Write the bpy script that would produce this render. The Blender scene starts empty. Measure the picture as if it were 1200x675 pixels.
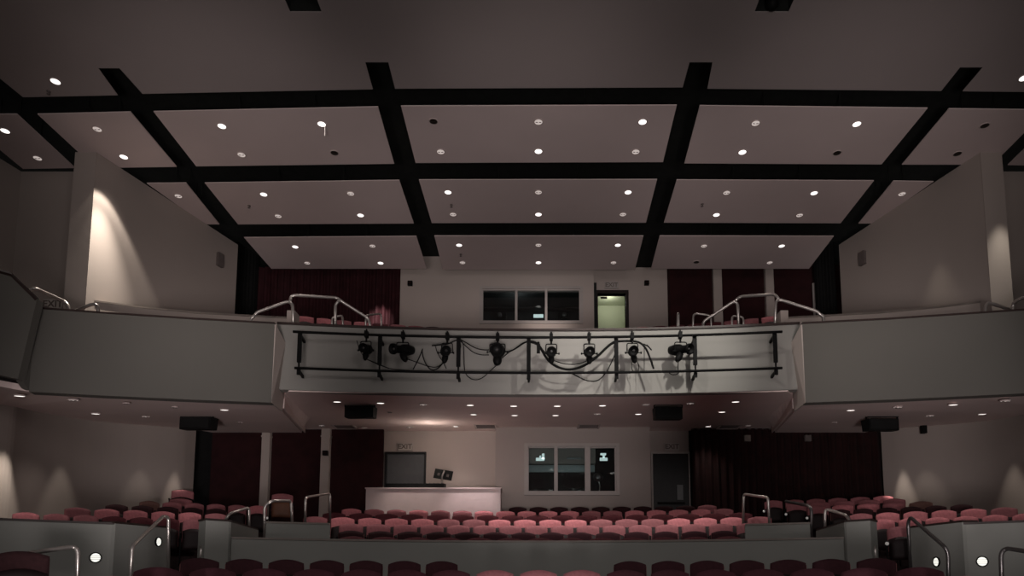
import bpy, bmesh, math, random
from mathutils import Vector, Matrix
random.seed(7)
scene = bpy.context.scene
COL = scene.collection
# ---------------------------------------------------------------- camera model
F = 800.0; PX = 631.0;  PITCH = math.radians(6.2); PY = 690-F*math.tan(PITCH); ZC = 1.4
cam_d = bpy.data.cameras.new('camera'); cam = bpy.data.objects.new('camera', cam_d); COL.objects.link(cam)
cam.location = (0, 0, ZC); cam.rotation_euler = (math.pi/2 + PITCH, 0, 0)
cam_d.sensor_width = 36; cam_d.lens = 36*F/1200
cam_d.shift_x = -(PX-600)/1200; cam_d.shift_y = (PY-337.5)/1200
cam_d.clip_start = .05; cam_d.clip_end = 200
scene.camera = cam
scene.view_settings.view_transform = 'Standard'
scene.view_settings.look = 'None'

def ray(px, py):
    a = (px-PX)/F; b = (PY-py)/F
    return Vector((a, math.cos(PITCH)-b*math.sin(PITCH), math.sin(PITCH)+b*math.cos(PITCH)))
O = Vector((0, 0, ZC))
def at(px, py, D):            # point of a vertical plane D metres away
    r = ray(px, py); return O + r*(D/r.y)
def atz(px, py, z):           # point of a level plane
    r = ray(px, py); return O + r*((z-ZC)/r.z)
def onp(px, py, p0, n):       # point of any plane
    r = ray(px, py); return O + r*((p0-O).dot(n)/r.dot(n))
def onc(px, py, yc, R):       # point of a vertical cylinder about (0, yc)
    r = ray(px, py); A = r.x*r.x+r.y*r.y; B = -2*r.y*yc; C = yc*yc-R*R
    return O + r*((-B+math.sqrt(B*B-4*A*C))/(2*A))

# ---------------------------------------------------------------- materials
def mat(name, col, rough=.8, metal=0, var=.06, scale=6, bump=0, emit=None, es=0, spec=.3, nolight=False):
    m = bpy.data.materials.new(name); m.use_nodes = True
    nt = m.node_tree; b = nt.nodes['Principled BSDF']
    b.inputs['Roughness'].default_value = rough; b.inputs['Metallic'].default_value = metal
    b.inputs['Specular IOR Level'].default_value = spec
    tc = nt.nodes.new('ShaderNodeTexCoord'); nz = nt.nodes.new('ShaderNodeTexNoise')
    nz.inputs['Scale'].default_value = scale; nz.inputs['Detail'].default_value = 4
    rp = nt.nodes.new('ShaderNodeValToRGB')
    rp.color_ramp.elements[0].position = .3; rp.color_ramp.elements[1].position = .7
    rp.color_ramp.elements[0].color = tuple(c*(1-var) for c in col)+(1,)
    rp.color_ramp.elements[1].color = tuple(min(1, c*(1+var)) for c in col)+(1,)
    nt.links.new(tc.outputs['Object'], nz.inputs['Vector']); nt.links.new(nz.outputs['Fac'], rp.inputs['Fac'])
    nt.links.new(rp.outputs['Color'], b.inputs['Base Color'])
    if bump:
        n2 = nt.nodes.new('ShaderNodeTexNoise'); n2.inputs['Scale'].default_value = scale*12
        bp = nt.nodes.new('ShaderNodeBump'); bp.inputs['Strength'].default_value = bump; bp.inputs['Distance'].default_value = .01
        nt.links.new(tc.outputs['Object'], n2.inputs['Vector']); nt.links.new(n2.outputs['Fac'], bp.inputs['Height'])
        nt.links.new(bp.outputs['Normal'], b.inputs['Normal'])
    if emit:
        b.inputs['Emission Color'].default_value = tuple(emit)+(1,); b.inputs['Emission Strength'].default_value = es
        if nolight: m.cycles.emission_sampling = 'NONE'
    return m
M = {}
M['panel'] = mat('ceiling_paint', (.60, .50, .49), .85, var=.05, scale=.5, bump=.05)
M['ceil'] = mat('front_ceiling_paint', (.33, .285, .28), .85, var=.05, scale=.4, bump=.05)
M['deck'] = mat('black_deck', (.008, .009, .008), .95, var=.3)
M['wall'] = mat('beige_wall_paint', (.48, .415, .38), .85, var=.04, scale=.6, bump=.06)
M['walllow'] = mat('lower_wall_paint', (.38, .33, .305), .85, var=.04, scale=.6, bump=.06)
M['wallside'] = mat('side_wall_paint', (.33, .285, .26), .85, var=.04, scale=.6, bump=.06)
M['grey'] = mat('grey_green_paint', (.112, .106, .095), .8, var=.04, scale=.7, bump=.05)
M['greylo'] = mat('lower_parapet_paint', (.27, .275, .255), .8, var=.05, scale=.8, bump=.05)
M['fascia'] = mat('balcony_fascia_paint', (.24, .232, .215), .8, var=.04, scale=.7, bump=.05)
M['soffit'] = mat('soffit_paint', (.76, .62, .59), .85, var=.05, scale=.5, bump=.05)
M['cap'] = mat('dark_wood_cap', (.03, .018, .016), .5, var=.2, scale=9)
M['cap2'] = mat('grey_cap', (.2, .17, .15), .5, var=.1, scale=9)
M['floor'] = mat('dark_carpet', (.035, .022, .022), .95, var=.3, scale=30, bump=.3)
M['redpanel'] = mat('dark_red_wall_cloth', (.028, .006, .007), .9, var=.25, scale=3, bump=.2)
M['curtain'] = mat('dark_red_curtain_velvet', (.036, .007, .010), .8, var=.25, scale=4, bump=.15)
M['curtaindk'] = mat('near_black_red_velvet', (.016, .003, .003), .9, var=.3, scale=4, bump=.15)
M['black'] = mat('black_cloth', (.006, .006, .006), .9, var=.3)
M['blackmetal'] = mat('black_metal', (.006, .006, .006), .5, metal=.0, var=.2, spec=.06)
M['blackplastic'] = mat('black_plastic', (.008, .008, .008), .5, var=.2, spec=.08)
M['steel'] = mat('brushed_steel', (.60, .56, .53), .3, metal=.8, var=.05)
M['steeldk'] = mat('dark_steel', (.16, .15, .15), .35, metal=.8, var=.05)
M['glow_chrome'] = mat('glow_chrome', (.8, .75, .7), .2, metal=.6, var=.02, emit=(1, .95, .9), es=.15, nolight=True)  # faint emission paints a glint on the metal
M['trimring'] = mat('trim_ring', (.5, .42, .4), .6, var=.03)
M['lamp_b'] = mat('lit_lens', (.9, .88, .85), .5, emit=(1, .93, .88), es=1.6, nolight=True)
M['lamp_m'] = mat('half_lit_lens', (.7, .65, .62), .5, emit=(1, .86, .8), es=.42, nolight=True)
M['lamp_w'] = mat('dim_lens', (.5, .45, .42), .5, emit=(1, .86, .8), es=.15, nolight=True)
M['lamp_d'] = mat('unlit_lens', (.02, .015, .012), .4)
M['steplens'] = mat('step_light_lens', (.8, .8, .74), .5, emit=(1, 1, .92), es=.95, nolight=True)
M['lit_rose'] = mat('lit_rose_fabric', (.66, .235, .26), .9, var=.12, scale=25, bump=.2)  # one upholstery: light and shade on the rows painted into these tones
M['half_lit_rose'] = mat('half_lit_fabric', (.38, .145, .16), .9, var=.12, scale=25, bump=.2)
M['shaded_wine'] = mat('shaded_wine_fabric', (.13, .034, .042), .9, var=.15, scale=25, bump=.2)
M['shaded_ink'] = mat('shaded_ink_fabric', (.035, .012, .014), .9, var=.2, scale=25, bump=.2)
M['shaded_maroon'] = mat('shaded_maroon_fabric', (.05, .016, .021), .9, var=.12, scale=25, bump=.2)
M['shaded_plum'] = mat('shaded_plum_fabric', (.085, .026, .036), .9, var=.12, scale=25, bump=.2)
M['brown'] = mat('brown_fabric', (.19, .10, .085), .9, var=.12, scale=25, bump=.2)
M['pan'] = mat('dark_seat_pan', (.018, .010, .011), .6, var=.2)
M['panbrown'] = mat('brown_seat_pan', (.20, .09, .055), .5, var=.2, scale=4)
M['shell'] = mat('rose_back_shell', (.30, .12, .12), .5, var=.1)
M['frame'] = mat('window_frame', (.44, .40, .38), .6, var=.04)
M['doorgrey'] = mat('blue_grey_door', (.13, .135, .14), .55, var=.06)
M['doordark'] = mat('dark_door', (.018, .018, .019), .4, var=.1)
M['doorframe'] = mat('dark_door_frame', (.03, .022, .02), .5, var=.1)
M['green'] = mat('pale_green_wall', (.50, .54, .40), .85, var=.03, scale=2)
M['desk'] = mat('pale_desk_laminate', (.80, .67, .65), .5, var=.03)
M['booth'] = mat('booth_interior', (.02, .022, .022), .9, var=.2)
M['boothband'] = mat('booth_band', (.55, .6, .6), .8, var=.05)
M['signface'] = mat('sign_face', (.50, .46, .42), .5, var=.03)
M['signlet'] = mat('sign_letters', (.14, .11, .10), .5, var=.03)
M['vent'] = mat('vent_metal', (.12, .10, .095), .5, var=.05)
M['tube'] = mat('reflection_glow', (.9, .95, .95), .5, emit=(.85, 1, .98), es=.8, nolight=True)  # emissive paint for lamp reflections in the booth windows
def glass(name, tint):
    m = bpy.data.materials.new(name); m.use_nodes = True; nt = m.node_tree
    nt.nodes.clear(); o = nt.nodes.new('ShaderNodeOutputMaterial'); mx = nt.nodes.new('ShaderNodeMixShader')
    t = nt.nodes.new('ShaderNodeBsdfTransparent'); t.inputs[0].default_value = tint+(1,)
    g = nt.nodes.new('ShaderNodeBsdfGlossy'); g.inputs['Roughness'].default_value = .02
    mx.inputs[0].default_value = .04
    nt.links.new(t.outputs[0], mx.inputs[1]); nt.links.new(g.outputs[0], mx.inputs[2]); nt.links.new(mx.outputs[0], o.inputs[0])
    return m
M['glass'] = glass('window_glass', (.75, .8, .8))

# ---------------------------------------------------------------- builders
def obj(name, bm, m, parent=None, smooth=False):
    bmesh.ops.recalc_face_normals(bm, faces=bm.faces)
    me = bpy.data.meshes.new(name); bm.to_mesh(me); bm.free()
    for mm in (m if isinstance(m, (list, tuple)) else [m]): me.materials.append(mm)
    if smooth:
        for p in me.polygons: p.use_smooth = True
    o = bpy.data.objects.new(name, me); COL.objects.link(o)
    if parent: o.parent = parent; o.matrix_parent_inverse = Matrix.Translation(-parent.location) if parent.rotation_euler.z == 0 else (Matrix.Translation(parent.location) @ parent.rotation_euler.to_matrix().to_4x4()).inverted()
    return o
def empty(name, loc, label=None, cat=None, group=None, rz=0):
    o = bpy.data.objects.new(name, None); COL.objects.link(o); o.location = loc; o.rotation_euler = (0, 0, rz)
    o.empty_display_size = .1
    if label: tag(o, label, cat, group)
    return o
def tag(o, label, cat, group=None, kind=None):
    o['label'] = label; o['category'] = cat
    if group: o['group'] = group
    if kind: o['kind'] = kind
    return o
def struct(o, label=None, cat=None):
    o['kind'] = 'structure'
    if label: o['label'] = label
    if cat: o['category'] = cat
    return o
def prism(bm, pts, off):      # polygon pushed along off
    off = Vector(off); a = [bm.verts.new(p) for p in pts]; b = [bm.verts.new(Vector(p)+off) for p in pts]
    bm.faces.new(a); bm.faces.new(b[::-1]); n = len(pts)
    for i in range(n): bm.faces.new([a[i], b[i], b[(i+1) % n], a[(i+1) % n]])
def box(bm, lo, hi, mtx=None):
    r = bmesh.ops.create_cube(bm, size=1)['verts']; lo = Vector(lo); hi = Vector(hi)
    s = hi-lo; c = (hi+lo)/2
    for v in r:
        v.co = Vector((v.co.x*s.x, v.co.y*s.y, v.co.z*s.z))+c
        if mtx: v.co = mtx @ v.co
    return r
def tube(bm, pts, r, n=8):
    pts = [Vector(p) for p in pts]; rings = []
    prev = None
    for i, p in enumerate(pts):
        d = (pts[min(i+1, len(pts)-1)]-pts[max(i-1, 0)]).normalized()
        if prev is None:
            u = d.orthogonal().normalized()
        else:
            u = (prev-d*prev.dot(d)).normalized()
        prev = u; v = d.cross(u)
        rings.append([bm.verts.new(p+(u*math.cos(2*math.pi*k/n)+v*math.sin(2*math.pi*k/n))*r) for k in range(n)])
    for a, b in zip(rings, rings[1:]):
        for k in range(n): bm.faces.new([a[k], a[(k+1) % n], b[(k+1) % n], b[k]])
    bm.faces.new(rings[0][::-1]); bm.faces.new(rings[-1])
def smooth_path(pts, it=2):
    pts = [Vector(p) for p in pts]
    for _ in range(it):
        q = [pts[0]]
        for a, b in zip(pts, pts[1:]): q += [a.lerp(b, .25), a.lerp(b, .75)]
        q.append(pts[-1]); pts = q
    return pts
def bend(pts, r=.09):         # round the corners of a rail
    pts = [Vector(p) for p in pts]; q = [pts[0]]
    for i in range(1, len(pts)-1):
        a, b, c = pts[i-1], pts[i], pts[i+1]
        ra = min(r, (a-b).length*.45); rc = min(r, (c-b).length*.45)
        s = b+(a-b).normalized()*ra; e = b+(c-b).normalized()*rc
        for t in (0, .25, .5, .75, 1): q.append(s*(1-t)**2+b*2*t*(1-t)+e*t*t)
    q.append(pts[-1]); return q
def lathe(bm, prof, c, axis, n=20):   # prof: (radius, along axis)
    axis = Vector(axis).normalized(); u = axis.orthogonal().normalized(); v = axis.cross(u); rings = []
    for r, h in prof:
        rings.append([bm.verts.new(Vector(c)+axis*h+(u*math.cos(2*math.pi*k/n)+v*math.sin(2*math.pi*k/n))*max(r, 1e-4)) for k in range(n)])
    for a, b in zip(rings, rings[1:]):
        for k in range(n): bm.faces.new([a[k], a[(k+1) % n], b[(k+1) % n], b[k]])
    bm.faces.new(rings[0][::-1]); bm.faces.new(rings[-1])
def wallpoly(name, pts, thick, m, label=None):   # pts along ground [(x,y)], z range
    pass
def vwall(bm, path, z0, z1, t=.15):   # vertical wall along a ground path, thickness t away to the left of travel
    n = len(path); P = [Vector((p[0], p[1], 0)) for p in path]; N = []
    for i in range(n):
        d = (P[min(i+1, n-1)]-P[max(i-1, 0)]).normalized(); N.append(Vector((-d.y, d.x, 0)))
    zz0 = z0 if isinstance(z0, (list, tuple)) else [z0]*n; zz1 = z1 if isinstance(z1, (list, tuple)) else [z1]*n
    rows = []
    for i in range(n):
        a = P[i]; b = P[i]+N[i]*t
        rows.append([bm.verts.new((a.x, a.y, zz0[i])), bm.verts.new((a.x, a.y, zz1[i])), bm.verts.new((b.x, b.y, zz1[i])), bm.verts.new((b.x, b.y, zz0[i]))])
    for a, b in zip(rows, rows[1:]):
        for k in range(4): bm.faces.new([a[k], b[k], b[(k+1) % 4], a[(k+1) % 4]])
    bm.faces.new(rows[0]); bm.faces.new(rows[-1][::-1])
def wall(name, path, z0, z1, t, m, parent=None):
    bm = bmesh.new(); vwall(bm, path, z0, z1, t); o = obj(name, bm, m, parent)
    if not parent: struct(o)
    return o
def arc(yc, R, a0, a1, n=24):
    return [(R*math.sin(a0+(a1-a0)*i/n), yc+R*math.cos(a0+(a1-a0)*i/n)) for i in range(n+1)]
ORD = ['', 'first', 'second', 'third', 'fourth', 'fifth', 'sixth', 'seventh', 'eighth', 'ninth', 'tenth', 'eleventh', 'twelfth', 'thirteenth', 'fourteenth', 'fifteenth', 'sixteenth', 'seventeenth', 'eighteenth', 'nineteenth', 'twentieth', 'twenty-first', 'twenty-second', 'twenty-third', 'twenty-fourth', 'twenty-fifth', 'twenty-sixth', 'twenty-seventh', 'twenty-eighth']
def nth(i, n, what='from the left'):
    return ORD[i+1]+' '+what

# ================================================================ CEILING
ZCEIL = ZC+9.1
DUP = 19.4       # upper back wall
DLO = 17.4       # lower back wall
def Zc(px, py): return atz(px, py, ZCEIL)
UPV = (0, 0, .012)
# black deck above the panels
bm = bmesh.new(); box(bm, (-13, 9.0, ZCEIL+.75), (13, 20.5, ZCEIL+.85)); struct(obj('ceiling_deck', bm, M['deck']))
# front ceiling sheet with its fingers between the slots
yl = Zc(115, 80).y
bm = bmesh.new()
L = [(-60, 68), (115, 80), (140, 80), (428, 73), (455, 73), (808, 73), (835, 73), (1125, 79), (1152, 79), (1330, 70)]
W = [Zc(*p) for p in L]
def quad(pts): prism(bm, pts, UPV)
slots = []
SY0, SY1 = Zc(354, 14).y, Zc(354, 14).y-1.6
sl = [(Zc(340, 14).x, Zc(377, 14).x), (Zc(885, 12).x, Zc(925, 12).x)]
yf = min(w.y for w in W)-.02
xs = [-13.5, sl[0][0], sl[0][1], sl[1][0], sl[1][1], 13.5]
prism(bm, [(-13.5, -1, ZCEIL), (13.5, -1, ZCEIL), (13.5, SY1, ZCEIL), (-13.5, SY1, ZCEIL)], UPV)
for a, b in ((0, 1), (2, 3), (4, 5)):
    prism(bm, [(xs[a], SY1, ZCEIL), (xs[b], SY1, ZCEIL), (xs[b], SY0, ZCEIL), (xs[a], SY0, ZCEIL)], UPV)
# strip from SY0 to ragged edge W
back = [(13.5, W[-1].y, ZCEIL)]
prism(bm, [Vector((-13.5, SY0, ZCEIL)), Vector((13.5, SY0, ZCEIL)), Vector((13.5, W[-1].y, ZCEIL))]+[w for w in W[::-1]]+[Vector((-13.5, W[0].y, ZCEIL))], UPV)
for q in ([(-60, 68), (115, 80), (138, 111.7), (27, 114), (0, 92)], [(140, 80), (428, 73), (437, 104.7), (167, 110)],
          [(455, 73), (808, 73), (800, 102.5), (463, 104)], [(835, 73), (1125, 79), (1103, 106.7), (829, 104)], [(1152, 79), (1330, 70), (1260, 108.5), (1128, 107)]):
    prism(bm, [Zc(*p) for p in q], UPV)
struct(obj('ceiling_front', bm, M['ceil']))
# slot boxes
for k, (x0, x1) in enumerate(sl):
    bm = bmesh.new()
    box(bm, (x0-.05, SY1-.05, ZCEIL+.5), (x1+.05, SY0+.05, ZCEIL+.55))
    for (a, b) in (((x0-.05, SY1-.05), (x0, SY0+.05)), ((x1, SY1-.05), (x1+.05, SY0+.05)), ((x0, SY1-.05), (x1, SY1)), ((x0, SY0), (x1, SY0+.05))):
        box(bm, (a[0], a[1], ZCEIL+.012), (b[0], b[1], ZCEIL+.5))
    struct(obj('trim_%d' % (k+1), bm, M['deck']))
PANELS = [
 ('far left panel in the front row', [(-50, 134.5), (20, 134), (88, 197), (27, 198)]),
 ('second panel from left in the front row', [(44, 134), (153, 131.5), (207, 195.5), (112, 197)]),
 ('wide panel left of centre in the front row', [(180, 131), (443, 125.5), (462, 192), (230, 195)]),
 ('centre panel of the front row', [(470, 124.5), (793, 123.5), (777, 190), (487, 191)]),
 ('wide panel right of centre in the front row', [(820, 124), (1087, 127), (1033, 192.7), (802, 191.5)]),
 ('second panel from right in the front row', [(1112, 127.7), (1227, 129), (1163, 193), (1057, 193)]),
 ('far right panel in the front row', [(1247, 129.5), (1320, 130), (1250, 195), (1181, 193.5)]),
 ('small wedge panel at the left wall', [(172, 215), (218, 214.5), (257, 263), (240, 263)]),
 ('wide left panel of the middle row', [(240, 214.5), (468, 211.5), (485, 262), (279, 263)]),
 ('centre panel of the middle row', [(491, 211), (770, 210.5), (757, 261), (506, 261.5)]),
 ('wide right panel of the middle row', [(793, 211), (1024, 212), (985, 261.7), (778, 261)]),
 ('small wedge panel at the right wall', [(1047, 212.3), (1094, 213), (1024, 262), (1006, 262)]),
 ('left panel of the rearmost row', [(286, 278.5), (488, 277), (500, 315), (318, 315)]),
 ('centre panel of the rearmost row', [(509, 276.5), (754, 276.5), (744, 316), (519, 316)]),
 ('right panel of the rearmost row', [(773, 276.5), (977, 277), (948, 315), (763, 315)])]
for nm, q in PANELS:
    bm = bmesh.new(); P = [Zc(*p) for p in q]
    c = sum(P, Vector())/4
    prism(bm, P, (0, 0, .02))
    o = obj('ceiling_panel', bm, M['panel'])
    tag(o, 'flat beige suspended ceiling panel, '+nm, 'ceiling panel', 'suspended ceiling panels')
    # hangers up to the deck, a part of each panel
    hb = bmesh.new()
    for p in P:
        h = c.lerp(p, .35); box(hb, (h.x-.01, h.y-.01, ZCEIL+.02), (h.x+.01, h.y+.01, ZCEIL+.75))
    h = obj('hanger', hb, M['deck']); h.parent = o

# downlights
def disc(bm, c, r, n, nrm=Vector((0, 0, -1)), h=.012, r2=None):
    lathe(bm, [(r, 0), (r, h*.6), (r*.9, h), (0.0, h)], c, nrm, n)
def downlight(c, state, label, group, nrm=Vector((0, 0, -1)), r=.092):
    root = empty('recessed_downlight', c, label, 'downlight', group)
    bm = bmesh.new(); lathe(bm, [(r, -.01), (r, .008), (r*.93, .014), (r*.84, .012), (r*.84, -.01)], c, nrm, 20)
    obj('trim_ring', bm, M['trimring'], root, True)
    bm = bmesh.new(); lathe(bm, [(r*.84, 0), (r*.84, .009), (.001, .010)], c, nrm, 20)
    obj('lens', bm, M['lamp_'+state], root)
    if state in 'md':
        bm = bmesh.new()
        for s in (-1, 1): tube(bm, [Vector(c)+Vector((s*r*.6, 0, -.014)), Vector(c)+Vector((s*r*.12, 0, -.018))], r*.07, 6)
        obj('lamp_holder', bm, M['lamp_d'], root)
    return root
SW = {'b': 'brightly lit', 'm': 'dimly lit', 'd': 'unlit dark', 'w': 'faintly lit'}
CL = {
 'front ceiling strip above the black gap': [(65, 95, 'b'), (1200, 91, 'b')],
 'far left front row ceiling panel': [(6, 153, 'b'), (44, 185, 'm')],
 'second front row ceiling panel from left': [(114, 151, 'm'), (145, 183.5, 'b')],
 'front row ceiling panel left of centre': [(260, 147.5, 'b'), (377, 145, 'b'), (283, 181, 'm'), (392, 179, 'd')],
 'centre front row ceiling panel': [(508, 142, 'd'), (631, 142.5, 'm'), (753, 142.5, 'b'), (516.5, 177.5, 'm'), (631, 177, 'b'), (745, 177.5, 'm')],
 'front row ceiling panel right of centre': [(885.5, 144, 'm'), (1004, 145, 'b'), (870, 178, 'b'), (981, 179, 'd')],
 'second front row ceiling panel from right': [(1154, 147, 'd'), (1122, 180, 'd')],
 'wedge ceiling panel at left wall': [(209, 229.5, 'm')],
 'left ceiling panel of middle row': [(309, 227.5, 'b'), (411, 226.5, 'm'), (326, 253, 'm'), (422.5, 252, 'b')],
 'centre ceiling panel of middle row': [(525, 225, 'b'), (631, 225, 'm'), (736, 225, 'b'), (531, 251, 'm'), (631, 251, 'b'), (730, 251, 'm')],
 'right ceiling panel of middle row': [(851.5, 225.5, 'm'), (954, 226, 'b'), (839.5, 251.5, 'b'), (937, 252, 'm')],
 'wedge ceiling panel at right wall': [(1057, 227, 'm')],
 'left ceiling panel of rearmost row': [(346, 289, 'b'), (436.5, 288, 'm'), (360, 308, 'm'), (446, 308, 'b')],
 'centre ceiling panel of rearmost row': [(538, 287, 'b'), (631, 287, 'm'), (724, 287, 'b'), (542, 307.5, 'm'), (631, 307.5, 'b'), (719, 307.5, 'm')],
 'right ceiling panel of rearmost row': [(825, 288, 'm'), (916, 288, 'b'), (816, 307, 'd'), (902, 307.5, 'm')]}
BL = []
for nm, l in CL.items():
    half = len(l)//2
    for i, (x, y, s) in enumerate(l):
        if len(l) == 1: pos = 'only one'
        elif len(l) == 2: pos = ('left one', 'right one')[i] if 'strip' in nm else ('front one', 'rear one')[i]
        else:
            k = i % half
            pos = ('front ' if i < half else 'rear ')+(['left', 'right'][k] if half == 2 else ['left', 'middle', 'right'][k])
        c = Zc(x, y)
        downlight(c, s, '%s round downlight, %s in %s' % (SW[s], pos, nm), 'main ceiling downlights')
        if s == 'b': BL.append(c)
for x, y, w in ((57, 107, 'front ceiling near the far left slot'), (292, 241, 'left middle row ceiling panel'), (529, 240, 'centre middle row ceiling panel'), (540, 298, 'centre rearmost ceiling panel'), (823, 239, 'right middle row ceiling panel')):
    c = Zc(x, y); bm = bmesh.new(); lathe(bm, [(.035, -.015), (.035, .01), (.012, .015), (.012, .05), (.03, .055), (.03, .06)], c, (0, 0, -1), 10)
    tag(obj('sprinkler_head', bm, M['vent'], None, True), 'small dark sprinkler head on the '+w, 'sprinkler', 'ceiling sprinklers')
# thin cord hanging from one light
c = Zc(381, 147); bm = bmesh.new(); tube(bm, [c, c-Vector((0, 0, .22))], .008, 6)
tag(obj('pull_cord', bm, M['glow_chrome']), 'short pale cord hanging beside a bright downlight, left front panel', 'cord')
# lamp hanging in the right slot
c = Zc(905, 9); root = empty('slot_spotlight', c, 'black stage spotlight hanging in the right ceiling slot', 'spotlight')
bm = bmesh.new(); lathe(bm, [(.05, -.3), (.09, -.25), (.1, 0), (.07, .06), (.04, .08)], c+Vector((0, 0, .05)), (0, .2, -1), 14); obj('housing', bm, M['blackmetal'], root, True)
bm = bmesh.new(); tube(bm, [c+Vector((0, 0, .3)), c+Vector((0, 0, .5))], .02, 8); obj('hanger', bm, M['blackmetal'], root)

# ================================================================ UPPER LEVEL WALLS
A_ = Zc(279, 287); B_ = Zc(114, 179); PIERL = Zc(97, 180)
def mir(p, s): return (p[0]*s, p[1])
TOP = ZCEIL+.76
# side splay walls, piers and recess
for s, side in ((-1, 'left'), (1, 'right')):
    a = (s*abs(A_.x), A_.y); b = (s*abs(B_.x), B_.y)
    p0 = (s*9.25, 13.55)
    path = [a, b]
    if s < 0: path = path[::-1]
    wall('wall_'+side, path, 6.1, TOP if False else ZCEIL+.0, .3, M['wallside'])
ZPB = 5.2
for s, side in ((-1, 'left'), (1, 'right')):
    fx = abs(B_.x); fy = B_.y
    bm = bmesh.new(); x0, x1 = sorted((s*(fx-.0), s*(fx+.45)))
    prism(bm, [(x0, fy-.02, 6.1), (x1, fy-.02, 6.1), (x1, fy+.5, 6.1), (x0, fy+.5, 6.1)], (0, 0, ZCEIL-6.1))
    struct(obj('wall_pier_'+side, bm, M['wallside']))
    # recess wall and outer wall
    R0 = Zc(25, 201); rx = abs(R0.x); ry = R0.y
    path = [(-rx, ry), (-(fx+.2), ry)] if s < 0 else [((fx+.2), ry), (rx, ry)]
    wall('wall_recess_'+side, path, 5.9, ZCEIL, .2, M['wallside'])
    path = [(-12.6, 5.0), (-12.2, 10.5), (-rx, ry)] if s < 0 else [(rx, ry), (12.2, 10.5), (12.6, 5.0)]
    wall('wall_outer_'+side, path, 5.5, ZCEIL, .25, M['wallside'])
# back wall upper
def rect_wall(name, x0p, x1p, D, z0, z1, m, t=.2, ref=340):
    a = at(x0p, ref, D); b = at(x1p, ref, D)
    bm = bmesh.new(); box(bm, (a.x, D, z0), (b.x, D+t, z1)); return struct(obj(name, bm, m))
def wall_holes(name, x0, x1, z0, z1, D, holes, m, t=.2):
    bm = bmesh.new(); xs = sorted({x0, x1}|{h[0] for h in holes}|{h[1] for h in holes}); zs = sorted({z0, z1}|{h[2] for h in holes}|{h[3] for h in holes})
    for i in range(len(xs)-1):
        for j in range(len(zs)-1):
            cx = (xs[i]+xs[i+1])/2; cz = (zs[j]+zs[j+1])/2
            if any(h[0] < cx < h[1] and h[2] < cz < h[3] for h in holes): continue
            box(bm, (xs[i], D, zs[j]), (xs[i+1], D+t, zs[j+1]))
    bmesh.ops.remove_doubles(bm, verts=bm.verts, dist=1e-4)
    return struct(obj(name, bm, m))
ZU0 = 5.0
wx0, wx1 = at(469, 340, DUP).x, at(696, 340, DUP).x
uw = (at(565, 340, DUP).x, at(680, 340, DUP).x, at(600, 377, DUP).z, at(600, 339, DUP).z)
wall_holes('wall_back_upper', wx0, wx1, ZU0, TOP, DUP, [uw], M['wall'])
DR = DUP+.7
rx0, rx1 = at(692, 340, DR).x, at(784, 340, DR).x
ud = (at(700.5, 350, DR).x, at(733, 350, DR).x, ZU0, at(716, 344, DR).z)
wall_holes('wall_back_upper_recess', rx0, rx1, ZU0, TOP, DR, [ud], M['wall'])
bm = bmesh.new(); box(bm, (wx1-.01, DUP+.01, ZU0), (wx1+.0, DR+.1, TOP)); struct(obj('trim_3', bm, M['wall']))
# black backing behind curtains
XC = 9.6
wall('wall_back_upper_left', [(-XC, DUP+.55), (wx0+.05, DUP+.55)], ZU0, TOP, .15, M['black'])
wall('wall_back_upper_right', [(rx1-.05, DUP+.55), (XC, DUP+.55)], ZU0, TOP, .15, M['redpanel'])
bm = bmesh.new()
# black drape corners at the splay wall ends
for s in (-1, 1):
    bm = bmesh.new(); x0 = s*abs(A_.x); n = 24
    xa, xb = (at(279, 330, 18.6).x, at(300, 330, 19.2).x) if s < 0 else (at(972, 330, 18.8).x, at(955, 330, 19.3).x)
    pts = []
    for i in range(n+1):
        t = i/n; pts.append((xa+(xb-xa)*t, 18.4+.9*t+.05*math.sin(t*40), 0))
    for i in range(n):
        a, b = pts[i], pts[i+1]
        bm.faces.new([bm.verts.new((a[0], a[1], 5)), bm.verts.new((b[0], b[1], 5)), bm.verts.new((b[0], b[1], ZCEIL+.7)), bm.verts.new((a[0], a[1], ZCEIL+.7))])
    bmesh.ops.remove_doubles(bm, verts=bm.verts, dist=1e-4)
    tag(obj('black_drape', bm, M['black'], None, True), 'black drape hanging in the upper %s rear corner of the balcony' % ('left' if s < 0 else 'right'), 'curtain')
def curtain(name, x0, x1, D, z0, z1, m, label, folds, amp=.07, seed=1):
    rnd = random.Random(seed); n = folds*8; bm = bmesh.new(); rows = []
    ph = [rnd.uniform(.7, 1.3) for _ in range(folds+1)]
    for j in range(7):
        z = z1+(z0-z1)*j/6; r = []
        for i in range(n+1):
            t = i/n; k = min(folds-1, int(t*folds)); a = amp*(.5+.5*j/6)*ph[k]
            r.append(bm.verts.new((x0+(x1-x0)*t+.015*math.sin(j+i), D+a*math.cos(2*math.pi*t*folds), z)))
        rows.append(r)
    for a, b in zip(rows, rows[1:]):
        for i in range(n): bm.faces.new([a[i], a[i+1], b[i+1], b[i]])
    root = empty(name, ((x0+x1)/2, D, z0), label, 'curtain')
    obj('fabric', bm, m, root, True)
    bm = bmesh.new(); tube(bm, [(x0, D, z1+.03), (x1, D, z1+.03)], .025, 8); obj('track', bm, M['blackmetal'], root)
    return root
curtain('stage_curtain', at(298, 340, DUP).x, at(469, 340, DUP).x-.02, DUP+.1, 6.4, TOP-.3, M['curtain'], 'dark red pleated curtain at the upper left rear of the balcony', 22, .08, 3)
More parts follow.
